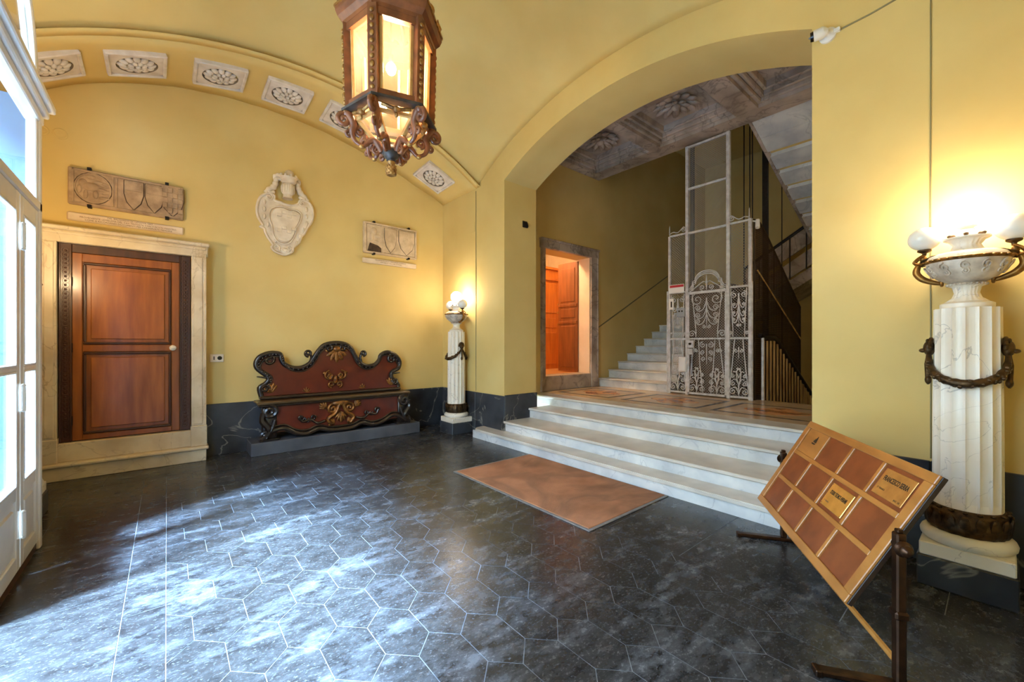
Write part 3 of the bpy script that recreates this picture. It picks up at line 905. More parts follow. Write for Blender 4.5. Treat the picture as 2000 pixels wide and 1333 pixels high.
for cx, wd in ((2.88,.21),(3.17,.29)): dirt_line(r2, shield_pts(cx,3.403,wd,.41), YA-.061, .004)
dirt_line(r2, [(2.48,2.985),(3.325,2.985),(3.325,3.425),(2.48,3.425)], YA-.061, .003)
clamps(r2, [(2.60,3.465),(3.21,3.465),(2.60,2.948),(3.21,2.948)])
p2 = thing('inscription_plaque', 'narrow pale plaque with worn lettering below the small relief', 'plaque', (2.9,YA,2.79))
MB().box(2.42,3.36,YA-.06,YA,2.79,2.87,.01).build('slab', M['plaque'], p2)
T2 = lambda x, z: Matrix.Translation((x,YA-.0605,z)) @ Matrix.Rotation(PI/2,4,'X')
for i, s in enumerate(('PROVENIENTE DALLA CHIESA DI SAN DOMENICO','ARMI DELLA CASA E DEL COMUNE')):
    text_mesh(s, .024, M['ink_soft'], 'lettering', p2, T2(2.89, 2.846-.03*i))

# ---- coat of arms
ca = thing('coat_of_arms', 'cream marble coat of arms with helmet and scrolled cartouche above the bench', 'coat of arms', (1.31,YA,2.75))
outl = [(1.273,2.746),(1.181,2.769),(1.127,2.823),(1.145,2.867),(1.082,2.96),(1.046,3.035),(1.042,3.075),(.989,3.096),(1.02,3.122),(.968,3.213),(.95,3.31),(.963,3.434),(1.011,3.526),(1.091,3.581),(1.163,3.562),(1.163,3.5),(1.236,3.485),(1.301,3.468),(1.386,3.471),(1.463,3.504),(1.502,3.566),(1.581,3.573),(1.641,3.532),(1.671,3.418),(1.651,3.284),(1.591,3.186),(1.551,3.092),(1.512,3.043),(1.482,2.952),(1.405,2.865),(1.386,2.799),(1.329,2.759)]
inn = [(1.11,3.339),(1.178,3.405),(1.26,3.423),(1.354,3.401),(1.439,3.408),(1.507,3.358),(1.488,3.248),(1.439,3.143),(1.42,3.044),(1.363,2.929),(1.269,2.893),(1.187,2.932),(1.141,3.027),(1.132,3.118),(1.101,3.214)]
sm_ = [(p[0],p[1]) for p in catmull([(a,b,0) for a, b in outl], 3, True)]
MB().prism(sm_, 'xz', YA-.06, YA).build('cartouche', M['arms_marble'], ca, smooth=40)
MB().tube([(a,YA-.065,b) for a, b in sm_], .018, 6, closed=True).build('scroll_rim', M['arms_marble'], ca, smooth=60)
sm2 = [(p[0],p[1]) for p in catmull([(a,b,0) for a, b in inn], 4, True)]
sh = MB().prism(sm2, 'xz', YA-.11, YA-.05, .12).build('shield', M['arms_marble'], ca, smooth=40)
MB().tube([(a,YA-.085,b) for a, b in sm2], .012, 6, closed=True).build('shield_rim', M['arms_marble'], sh, smooth=60)
w = MB()
for (z0, cols) in ((3.27,4),(3.05,4)):
    for i in range(cols):
        for j in range(2):
            if (i+j) % 2 == 0: w.box(1.185+.062*i,1.245+.062*i,YA-.128,YA-.105,z0+.045*j,z0+.043+.045*j,.003)
w.build('chequered_bands', M['arms_marble'], sh)
w = MB()
for k in range(7):
    for s_ in (-1, 1):
        t = k/6
        x = 1.31+s_*(.27-.20*max(0,t-.35)*1.4); z = 3.45-.62*t
        w.ball((x,YA-.066,z), .026, (.8,.8,1.5), 6, 5)
build_each(w,'leaf_carving', M['arms_marble'], ca, 60)
w = MB()
for s_ in (-1, 1):
    for (cx, cz, r, tr) in ((1.31+s_*.21,3.53,.05,1.4),(1.27+s_*.085,2.845,.03,1.2)):
        w.tube([(x,YA-.07,z) for x, z in volute(cx,cz,r,.01,PI/2,s_*tr)], .013, 6)
w.build('volutes', M['arms_marble'], ca, smooth=60)
hel = MB().ball((1.325,YA-.10,3.68), .092, (1,.9,1.1), 16, 12).build('helmet', M['arms_marble'], ca, smooth=60)
w = MB()
for k in range(-3, 4):
    w.tube([(1.325+.026*k, YA-.105-.085*math.sqrt(max(0,1-(.3*k)**2))*math.cos(a*.9), 3.68+.075*math.sin(a)) for a in [-1+.25*q for q in range(9)]], .0045, 4)
w.build('visor_bars', M['arms_marble'], hel, smooth=60)
w = MB(); w.lathe([(.07,3.545),(.055,3.575),(.06,3.59),(.05,3.62)], 1.325, YA-.09, 16); w.build('gorget', M['arms_marble'], hel, smooth=50)
w = MB(); w.lathe([(.085,3.76),(.10,3.775),(.095,3.80),(.115,3.83),(.08,3.83)], 1.33, YA-.13, 18)
for k in range(9): w.ball((1.33+.105*math.cos(2*PI*k/9), YA-.13+.105*math.sin(2*PI*k/9)*.8, 3.85), .022, (1,1,1.2), 6, 5)
w.ball((1.345,YA-.10,3.905), .06, (1,.9,.9), 12, 8)
w.build('crown', M['arms_marble'], ca, smooth=60)
w = MB()
for s_ in (-1, 1):
    for (pts, r) in (([(1.40,3.82),(1.46,3.80),(1.47,3.74),(1.50,3.68),(1.56,3.63),(1.60,3.58)],.035),([(1.38,3.86),(1.43,3.87),(1.48,3.84),(1.49,3.80)],.024),([(1.48,3.62),(1.54,3.60),(1.58,3.62)],.026)):
        q = [(1.325+s_*(x-1.325), YA-.06, z) for x, z in pts]
        c = catmull(q, 4); n_ = len(c)
        w.tube(c, [r*(.55+.6*math.sin(PI*(i+.5)/n_))*(1+.15*math.sin(i*1.7)) for i in range(n_)], 7)
w.build('plumes', M['arms_marble'], ca, smooth=60)
w = MB()
w.ball((1.30,YA-.06,2.80), .05, (1.4,.7,.9), 10, 8)
for k in range(5): w.ball((1.22+.04*k,YA-.085,2.79+.012*(k%2)), .016, (1,1,1), 6, 5)
w.build('mask', M['arms_marble'], ca, smooth=60)

# ================================================================== RIB ROSETTES
def rosette_mesh():
    """local: x,y in plane, -z towards the room; returns parts"""
    H = .265
    fr = MB()
    for (x0,x1,y0,y1) in ((-H,H,-H,-H+.035),(-H,H,H-.035,H),(-H,-H+.035,-H+.035,H-.035),(H-.035,H,-H+.035,H-.035)): fr.box(x0,x1,y0,y1,-.03,.03,.008)
    pl_ = MB(); fl_ = MB()
    nseg = 28
    inner = [(.185*math.cos(2*PI*k/nseg), .185*math.sin(2*PI*k/nseg)) for k in range(nseg)]
    outer = []
    for k in range(nseg):
        a = 2*PI*k/nseg; c, s = math.cos(a), math.sin(a); m_ = max(abs(c), abs(s)); outer.append((.24*c/m_, .24*s/m_))
    vs = [(x,y,-.012) for x, y in outer]+[(x,y,-.016) for x, y in inner]
    pl_.add(vs, [(k,(k+1)%nseg,nseg+(k+1)%nseg,nseg+k) for k in range(nseg)])
    vs = [(x,y,-.016) for x, y in inner]+[(x*.97,y*.97,.015) for x, y in inner]
    fl_.add(vs, [(k,(k+1)%nseg,nseg+(k+1)%nseg,nseg+k) for k in range(nseg)]+[tuple(range(nseg,2*nseg))])
    p1_ = MB(); p2_ = MB()
    for k in range(12):
        a = 2*PI*k/12
        p1_.m = Matrix.Rotation(a,4,'Z') @ Matrix.Translation((.132,0,-.010)) @ Matrix.Rotation(-.3,4,'Y')
        p1_.ball((0,0,0), .044, (1.05,.80,.5), 8, 6)
    for k in range(8):
        a = 2*PI*(k+.5)/8
        p2_.m = Matrix.Rotation(a,4,'Z') @ Matrix.Translation((.066,0,-.024)) @ Matrix.Rotation(-.3,4,'Y')
        p2_.ball((0,0,0), .031, (1.1,.8,.6), 8, 6)
    p2_.m = None; p2_.ball((0,0,-.032), .026, (1,1,.8), 10, 6)
    return fr, pl_, p1_, p2_, fl_
names = ['plaster rosette panel nearest the white entrance door, partly hidden by it','plaster rosette panel above the long brown relief','plaster rosette panel right of the one above the long relief','plaster rosette panel above the coat of arms','plaster rosette panel touching the left side of the lantern','plaster rosette panel mostly hidden behind the lantern scrolls','plaster rosette panel lowest on the rib, near the corner']
src = None
for k, x in enumerate((-.90,-.255,.50,1.235,1.965,2.72,3.44)):
    y = 6.14
    z = (zrib(x)+zwall(x))/2
    sl_ = ((zrib(x+.05)+zwall(x+.05))-(zrib(x-.05)+zwall(x-.05)))/2/.1
    sy = (zwall(x)-zrib(x))/(YA-YB1)
    if src is None:
        src = thing('ceiling_rosette', names[0], 'rosette', (0,0,0), 'rosette panels along the vault rib')
        a_, b_, c_, d_, e_ = rosette_mesh()
        a_.build('frame', M['stucco'], src); b_.build('plate', M['stucco'], src); e_.build('dish', M['stucco_shade_grime'], src)
        c_.build('outer_petals', M['stucco'], src, smooth=60); d_.build('inner_petals', M['stucco'], src, smooth=60)
        o = src
    else:
        o = copy_tree(src); o['label'] = names[k]
    o.location = (x, y, z-.020)
    o.rotation_euler = (math.atan(sy), -math.atan(sl_), 0)

# ================================================================== CARVED BENCH
pb = MB().box(.83,3.22,6.22,YA-.03,0,.17,.006).build('bench_plinth', M['plinth_stone'])
tag(pb, 'low grey stone plinth under the carved bench', 'plinth')
be = thing('carved_bench', 'ornate red and black carved wooden bench with gilded ornament', 'bench', (1.98,6.45,.17))
bo = [(.985,.75),(.965,.865),(1.03,.915),(1.071,.967),(1.053,1.029),(1.0,1.072),(.934,1.142),(.925,1.217),(.971,1.29),(1.053,1.329),(1.137,1.338),(1.215,1.318),(1.222,1.264),(1.26,1.187),(1.361,1.127),(1.49,1.125),(1.596,1.184),(1.656,1.27),(1.718,1.371),(1.801,1.452),(1.96,1.482),(2.10,1.462),(2.185,1.40),(2.245,1.289),(2.317,1.179),(2.428,1.116),(2.556,1.133),(2.635,1.211),(2.665,1.291),(2.773,1.333),(2.911,1.279),(2.99,1.169),(2.963,1.062),(2.867,1.016),(2.841,.935),(2.893,.842),(2.955,.80),(2.963,.75)]
bc = [(p[0],p[1]) for p in catmull([(a,b,0) for a, b in bo], 4)]
MB().prism(bc, 'xz', 6.50, 6.55).build('backrest', M['bench_red'], be)
fr_ = MB().tube([(x,6.495,z) for x, z in bc], .034, 7).build('back_frame', M['bench_black'], be, smooth=60)
w = MB(); cxm = 1.96; czm = 1.05
w.tube([(x+(cxm-x)*.045, 6.475, z-.045 if z > 1.1 else z) for x, z in bc[12:-12]], .012, 5)
for i in range(8, len(bc)-8, 2):
    x, z = bc[i]
    w.ball((x+(cxm-x)*.03,6.468,z-.02), .014, (1,.8,1), 6, 5)
w.build('beaded_moulding', M['bench_black'], fr_, smooth=60)
w = MB()
for (cx, cz, r, a0, tr) in ((1.575,1.33,.05,-PI/2,-1.3),(2.37,1.32,.045,-PI/2,1.3),(1.075,1.24,.075,PI/2,-1.2),(2.84,1.22,.075,PI/2,1.2),(1.03,.85,.055,0,1.2),(2.90,.84,.055,PI,-1.2),(1.86,1.40,.05,PI/2,-1.1),(2.06,1.40,.05,PI/2,1.1)):
    w.tube([(x,6.48,z) for x, z in volute(cx,cz,r,.012,a0,tr)], .02, 6)
w.tube([(1.60,6.49,1.20),(1.62,6.49,1.27),(1.60,6.49,1.32)], .02, 6); w.tube([(2.34,6.49,1.19),(2.325,6.49,1.25),(2.345,6.49,1.32)], .02, 6)
w.tube([(.93,6.49,1.02),(1.05,6.49,1.00)], [.008,.018], 6); w.tube([(2.99,6.49,.99),(2.87,6.49,.98)], [.008,.018], 6)
build_each(w,'scroll_carving', M['bench_black'], fr_, 60)
def leafy(w, cx, cz, y, r, n_, a0, a1, wd=.3):
    for k in range(n_):
        a = a0+(a1-a0)*k/(n_-1)
        rr = r*(1-.22*abs(k-(n_-1)/2)/((n_-1)/2))
        w.m = Matrix.Translation((cx,y,cz)) @ Matrix.Rotation(-a,4,'Y') @ Matrix.Translation((rr*.5,0,0))
        w.ball((0,0,0), rr*.5, (1,.22,wd), 8, 6)
    w.m = None
w = MB(); leafy(w,1.97,1.39,6.485,.21,7,-PI*.95,-PI*.05,.34); w.ball((1.97,6.47,1.39), .045, (1.3,.7,.9), 10, 6)
w.build('gilt_shell', M['bench_gilt'], be, smooth=60)
w = MB()
for s_ in (-1, 1):
    w.tube([(x,6.475,z) for x, z in volute(1.95+s_*.085,.99,.075,.012,PI/2,-s_*1.25)], .017, 6)
    w.tube([(x,6.475,z) for x, z in volute(1.95+s_*.055,.86,.05,.012,-PI/2,s_*1.2)], .015, 6)
    w.ball((1.95+s_*.15,6.48,1.03), .03, (1,.6,.8), 8, 6)
    leafy(w,1.95+s_*.05,.93,6.48,.1,4,PI*.1 if s_ > 0 else PI*.5,PI*.5 if s_ > 0 else PI*.9)
w.ball((1.95,6.47,.93), .04, (.8,.8,1.5), 10, 8)
w.build('mask_carving', M['bench_gilt'], be, smooth=60)
w = MB()
for (cx, a0, a1) in ((1.10,PI*.3,PI*.8),(2.83,PI*.2,PI*.7)):
    leafy(w,cx,.79,6.485,.16,5,a0,a1)
for cx in (1.55,2.36): leafy(w,cx,.765,6.485,.08,5,PI*.15,PI*.85)
w.build('side_leaves', M['bench_gilt'], be, smooth=60)
MB().box(.96,2.98,6.42,6.55,.705,.745,.012).build('back_ledge', M['bench_black'], be)
st = MB().box(.90,3.06,6.235,6.56,.655,.70,.014).build('seat', M['seat_wood'], be)
MB().box(.92,3.04,6.245,6.30,.625,.657,.012).build('seat_edge', M['bench_black'], st)
MB().box(1.0,2.98,6.30,6.56,.27,.64).build('front_panel', M['bench_red'], be)
# serpentine black apron with end scrolls
w = MB()
ap = catmull([(.98,6.27,.21),(1.06,6.27,.29),(1.22,6.27,.32),(1.36,6.27,.24),(1.50,6.27,.21),(1.66,6.27,.26),(1.80,6.27,.22),(1.97,6.27,.21),(2.14,6.27,.22),(2.28,6.27,.27),(2.44,6.27,.22),(2.60,6.27,.25),(2.76,6.27,.33),(2.90,6.27,.29),(3.0,6.27,.21)], 5)
w.tube(ap, .032, 7)
w.tube([(x,6.285,z+.045) for x, y, z in ap], .014, 5)
w.build('apron_moulding', M['bench_black'], be, smooth=60)
for cx, s_ in ((1.05,1),(2.95,-1)):
    w = MB()
    w.tube([(x,6.25,z) for x, z in volute(cx,.56,.085,.014,PI/2,-s_*1.6,16)], .028, 7)
    w.tube(catmull([(cx-s_*.08,6.25,.55),(cx-s_*.09,6.25,.45),(cx-s_*.03,6.25,.36),(cx-s_*.02,6.25,.28),(cx-s_*.10,6.25,.205)],5), [.035]*5+[.04]*8+[.03]*8, 7)
    w.tube(catmull([(cx+s_*.06,6.25,.45),(cx+s_*.03,6.25,.35),(cx-s_*.02,6.25,.25)],5), .022, 6)
    w.tube([(x,6.25,z) for x, z in volute(cx-s_*.06,.245,.05,.012,PI/2,s_*1.2)], .02, 6)
    w.box(cx-.09,cx+.09,6.28,6.36,.19,.62,.02)
    w.build('scroll_foot', M['bench_black'], be, smooth=50)
    MB().box(cx-.12,cx+.12,6.26,6.5,.17,.20,.008).build('foot_block', M['bench_black'], be)
w = MB()
w.ball((1.97,6.275,.60), .09, (1.5,.4,.5), 12, 8)
for s_ in (-1, 1):
    w.tube([(x,6.275,z) for x, z in volute(1.97+s_*.12,.52,.07,.012,PI/2,-s_*1.3)], .022, 6)
    w.tube(catmull([(1.97+s_*.03,6.27,.58),(1.97+s_*.08,6.27,.46),(1.97+s_*.18,6.27,.38),(1.97+s_*.13,6.27,.30)],5), .028, 6)
    leafy(w,1.97+s_*.20,.53,6.285,.13,5,PI*.05 if s_ > 0 else PI*.55,PI*.45 if s_ > 0 else PI*.95)
    leafy(w,1.97+s_*.10,.37,6.285,.12,5,-PI*.5 if s_ > 0 else -PI*.9,-PI*.1 if s_ > 0 else -PI*.5)
leafy(w,1.97,.47,6.27,.16,5,-PI*.75,-PI*.25)
w.build('gilt_cartouche', M['bench_gilt'], be, smooth=60)
for s_ in (-1, 1):
    w = MB()
    w.tube(catmull([(1.97+s_*.22,6.275,.36),(1.97+s_*.33,6.275,.34),(1.97+s_*.42,6.275,.40),(1.97+s_*.52,6.275,.38),(1.97+s_*.56,6.275,.45)],5), .018, 6)
    w.tube([(x,6.275,z) for x, z in volute(1.97+s_*.54,.44,.045,.01,0,s_*1.2)], .013, 6)
    w.tube([(x,6.275,z) for x, z in volute(1.97+s_*.38,.42,.04,.01,0,-s_*1.2)], .012, 6)
    leafy(w,1.97+s_*.46,.36,6.28,.08,4,PI*.2,PI*.8)
    w.build('branch_carving', M['bench_black'], be, smooth=60)

# ================================================================== PEDESTAL LAMPS
def lamp(loc, label, wall_dir, watts_mat):
    """wall_dir = +1 when the wall lies on +x; arms stretch along y"""
    L0 = thing('pedestal_lamp', label, 'lamp', loc, 'marble column lamps in the corners')
    ox, oy = loc[0], loc[1]
    def B(mb, name, mat, parent=L0, smooth=45): 
        mb.v = [(v[0]+ox, v[1]+oy, v[2]) for v in mb.v]
        return mb.build(name, mat, parent, smooth)
    b = MB().box(-.2,.2,-.2,.2,0,.18,.006); B(b,'base_block',M['black_marble'],smooth=None)
    b = MB().box(-.19,.19,-.19,.19,.18,.26,.006); B(b,'plinth',M['column_marble'],smooth=None)
    b = MB().lathe([(.185,.26),(.20,.275),(.203,.295),(.195,.315),(.178,.33),(.165,.335)],segs=40); B(b,'torus',M['column_marble'])
    col_ = MB().lathe([(.165,.335),(.178,.36),(.180,.40),(.168,.44),(.160,.475),(.152,.48)],segs=72,rf=lambda a,z: 1+.018*math.cos(18*a)*(1 if z < .47 else 0)); cb = B(col_,'leaf_collar',M['bronze'],smooth=80)
    w = MB()
    for k in range(18):
        a = 2*PI*k/18
        w.m = Matrix.Rotation(a,4,'Z') @ Matrix.Translation((.176,0,.41)) @ Matrix.Rotation(.12,4,'Y')
        w.ball((0,0,0), .03, (.4,.85,1.7), 6, 6)
        w.m = Matrix.Rotation(a,4,'Z') @ Matrix.Translation((.167,0,.475))
        w.ball((0,0,0), .014, (1,1,.7), 6, 5)
    B(w,'acanthus_leaves',M['bronze'],cb,60)
    nfl = 16; sg = nfl*8
    def rf(a, z):
        t = (a*nfl/(2*PI)) % 1.0
        d = max(0.0, 1-((t-.5)/.44)**2)
        e = min(1, max(0,(z-.50)/.03))*min(1, max(0,(1.655-z)/.02)) if z < 1.64 else 1
        return 1-.075*math.sqrt(d)*(1 if z > .5 else e)
    s_ = MB().lathe([(.148,.475),(.148,.52),(.1465,1.0),(.143,1.40),(.1415,1.64),(.1415,1.672)],segs=sg,rf=rf); B(s_,'fluted_shaft',M['column_marble'],smooth=None)
    # garland and lion masks
    g = MB()
    for s1 in (0, 1):
        for half in (0,):
            pts = []
            a0 = PI*.5 if s1 == 0 else -PI*.5
            for i in range(25):
                t = i/24
                a = a0 + PI*t
                z = 1.40 - .175*(1-(2*t-1)**2)**.8
                pts.append((.162*math.cos(a), .162*math.sin(a), z))
            g.tube(pts, [.012+.014*math.sin(PI*i/24)+.003*math.sin(i*2.6) for i in range(25)], 7)
            for i in range(2, 23):
                for q in range(3):
                    x, y, z = pts[i]
                    g.ball((x*1.06+random.uniform(-.008,.008), y*1.06+random.uniform(-.008,.008), z+random.uniform(-.02,.02)), random.uniform(.009,.014), (1,1,1), 5, 4)
    B(g,'garland',M['bronze'],smooth=60)
    for s1 in (1, -1):
        m_ = MB()
        m_.ball((0,s1*.160,1.43), .042, (.85,.7,1.15), 10, 8)
        m_.ball((0,s1*.188,1.415), .02, (.9,1,.7), 8, 6)
        for q in (-1, 1): m_.ball((q*.026,s1*.165,1.475), .015, (1,.7,1), 6, 5)
        for k in range(9):
            a = PI*(k/8)
            m_.ball((.045*math.cos(a),s1*.152,1.435+.05*math.sin(a)), .016, (1,.8,1), 6, 5)
        m_.tube([(0,s1*.163,1.39),(0,s1*.168,1.33),(0,s1*.168,1.24),(0,s1*.165,1.20)], [.012,.016,.012,.006], 6)
        m_.ball((0,s1*.165,1.23), .024, (.9,.7,1.2), 8, 6)
        B(m_,'lion_mask',M['bronze'],smooth=60)
    # urn
    fluts = lambda a, z: 1+.03*math.cos(20*a)
    u = MB().lathe([(.112,1.672),(.115,1.68),(.115,1.70),(.09,1.712)],segs=32); ur = B(u,'urn_foot',M['column_marble'])
    u = MB().lathe([(.09,1.712),(.062,1.735),(.052,1.765),(.06,1.80),(.085,1.812)],segs=80,rf=fluts); B(u,'urn_stem',M['column_marble'],ur,60)
    u = MB()
    u.lathe([(.078,1.808),(.084,1.815),(.078,1.825)],segs=32)
    for k in range(22): u.ball((.083*math.cos(2*PI*k/22),.083*math.sin(2*PI*k/22),1.816), .008, (1,1,1), 6, 4)
    B(u,'bead_ring',M['carved_marble'],ur,60)
    u = MB().lathe([(.07,1.822),(.12,1.85),(.158,1.89),(.176,1.935),(.178,1.955)],segs=56); bw = B(u,'urn_bowl',M['carved_marble'])
    u = MB()
    for k in range(12):
        a = 2*PI*k/12
        for (dz, r0, sg_) in ((1.915,.026,1),(1.885,.018,-1)):
            pts = []
            for (du, dv) in volute(0,0,r0,.005,PI/2,sg_*1.4,10):
                z = dz+dv; rr = .075+.104*min(1,max(0,(z-1.822)/.11))**.62+.004
                aa = a+du/rr
                pts.append((rr*math.cos(aa),rr*math.sin(aa),z))
            u.tube(pts, .0055, 5)
    u.v = [(v[0]+ox, v[1]+oy, v[2]) for v in u.v]; build_each(u,'scroll_relief',M['carved_marble'],bw,60)
    u = MB()
    u.lathe([(.178,1.952),(.186,1.958),(.186,1.968),(.178,1.974)],segs=40)
    for k in range(30): u.ball((.188*math.cos(2*PI*k/30),.188*math.sin(2*PI*k/30),1.963), .011, (1,1.3,.7), 6, 4)
    B(u,'bead_band',M['gilt_bronze'],smooth=60)
    u = MB().lathe([(.178,1.97),(.165,1.995),(.13,2.01),(.10,2.015)],segs=40); B(u,'urn_shoulder',M['column_marble'])
    u = MB().lathe([(.095,2.013),(.068,2.03),(.058,2.055),(.075,2.08),(.092,2.088)],segs=72,rf=lambda a,z:1+.03*math.cos(18*a)); B(u,'urn_neck',M['column_marble'],smooth=60)
    u = MB().lathe([(.088,2.086),(.10,2.092),(.10,2.10),(.06,2.106)],segs=32); B(u,'urn_rim',M['column_marble'])
    u = MB().lathe([(.048,2.104),(.042,2.12),(.032,2.14),(.034,2.148),(.026,2.156),(.045,2.166),(.046,2.172)],segs=32,rf=lambda a,z:1+(.05*math.cos(9*a) if z < 2.145 else 0)); B(u,'lamp_socket',M['column_marble'])
    u = MB()
    for k in range(6):
        a = 2*PI*k/6
        u.m = Matrix.Rotation(a,4,'Z') @ Matrix.Translation((.072,0,2.112)); u.ball((0,0,0), .017, (1.3,.8,.7), 6, 5)
    u.v = [(v[0]+ox, v[1]+oy, v[2]) for v in u.v]; build_each(u,'scroll_knob',M['bronze'],L0,60)
    u = MB().ball((0,0,2.255), .093, (1,1,.97), 28, 18); gl_ = B(u,'globe',watts_mat,smooth=80); tag(gl_, 'glowing white globe')
    for s1 in (1, -1):
        # winged figure bracket
        u = MB()
        body = catmull([(0,s1*.10,1.83),(0,s1*.145,1.845),(0,s1*.19,1.87),(0,s1*.218,1.91),(0,s1*.212,1.95),(0,s1*.196,1.975),(0,s1*.19,2.0)],4)
        n_ = len(body)
        u.tube(body, [.006+.013*math.sin(PI*min(1,(i+2)/n_*1.0)) for i in range(n_)], 8)
        u.ball((0,s1*.187,2.0), .019, (1,1,1.15), 8, 6)
        for q in (-1, 1):
            u.tube(catmull([(q*.014,s1*.20,1.965),(q*.03,s1*.228,1.975),(q*.022,s1*.208,2.005),(q*.008,s1*.182,2.025)],4), .0075, 6)
        u.tube([(x,s1*(.105+.0),z) for x, z in volute(0,1.835,.022,.006,PI/2,1.2)], .008, 6)
        br = B(u,'figure_bracket',M['gilt_bronze'],smooth=70)
        u = MB()
        for q in (-1, 1):
            for f in range(5):
                u.tube([(q*.012,s1*.195,1.955+.006*f),(q*(.035+.004*f),s1*(.16-.005*f),1.975+.006*f),(q*(.04+.003*f),s1*(.11-.012*f*.6),1.99+.005*f)], [.008,.009,.003], 5)
        B(u,'wings',M['bronze'],br,60)
        u = MB().lathe([(.010,2.02),(.012,2.035),(.032,2.045),(.034,2.05),(.034,2.056)],0,s1*.182,16); B(u,'globe_cup',M['bronze'],br)
        u = MB().ball((0,s1*.182,2.126), .08, (1,1,.92), 24, 16); tag(B(u,'globe',M['globe_off'],smooth=80),'unlit opal globe')
    return L0
lamp((3.715,5.88,0), 'lit marble column lamp in the far corner right of the bench', 1, M['globe_on'])
lamp((3.71,.14,0), 'large lit marble column lamp in the right foreground behind the notice board', 1, M['globe_on'])
lamp((-1.0,5.20,0), 'marble column lamp mostly hidden behind the white entrance door', -1, M['globe_warm'])
# ================================================================== LANTERN
LXc, LYc = 1.25, 2.86
lan = thing('hanging_lantern', 'large carved wooden hexagonal lantern with glass panes hanging from the vault', 'lantern', (LXc,LYc,2.68))
ANG = [math.radians(-135.6+60*k) for k in range(6)]
def hp(r, k, z): return Vector((LXc+r*math.cos(ANG[k%6]), LYc+r*math.sin(ANG[k%6]), z))
def bar(mb, a, b, wd, dp):
    """rectangular bar from a to b, wd tangential, dp radial"""
    a = Vector(a); b = Vector(b); t = (b-a).normalized()
    mid = (a+b)/2; rad = Vector((mid.x-LXc, mid.y-LYc, 0))
    rad = rad - t*rad.dot(t)
    rad = rad.normalized() if rad.length > 1e-4 else Vector((1,0,0))
    u = t.cross(rad).normalized()
    vs = []
    for p in (a, b):
        for su, sr in ((-1,-1),(1,-1),(1,1),(-1,1)): vs.append(p+u*su*wd/2+rad*sr*dp/2)
    mb.add(vs, [(0,1,2,3),(7,6,5,4),(0,4,5,1),(1,5,6,2),(2,6,7,3),(3,7,4,0)])
RBt, RTp, ZB_, ZT_ = .285, .30, 3.09, 3.68
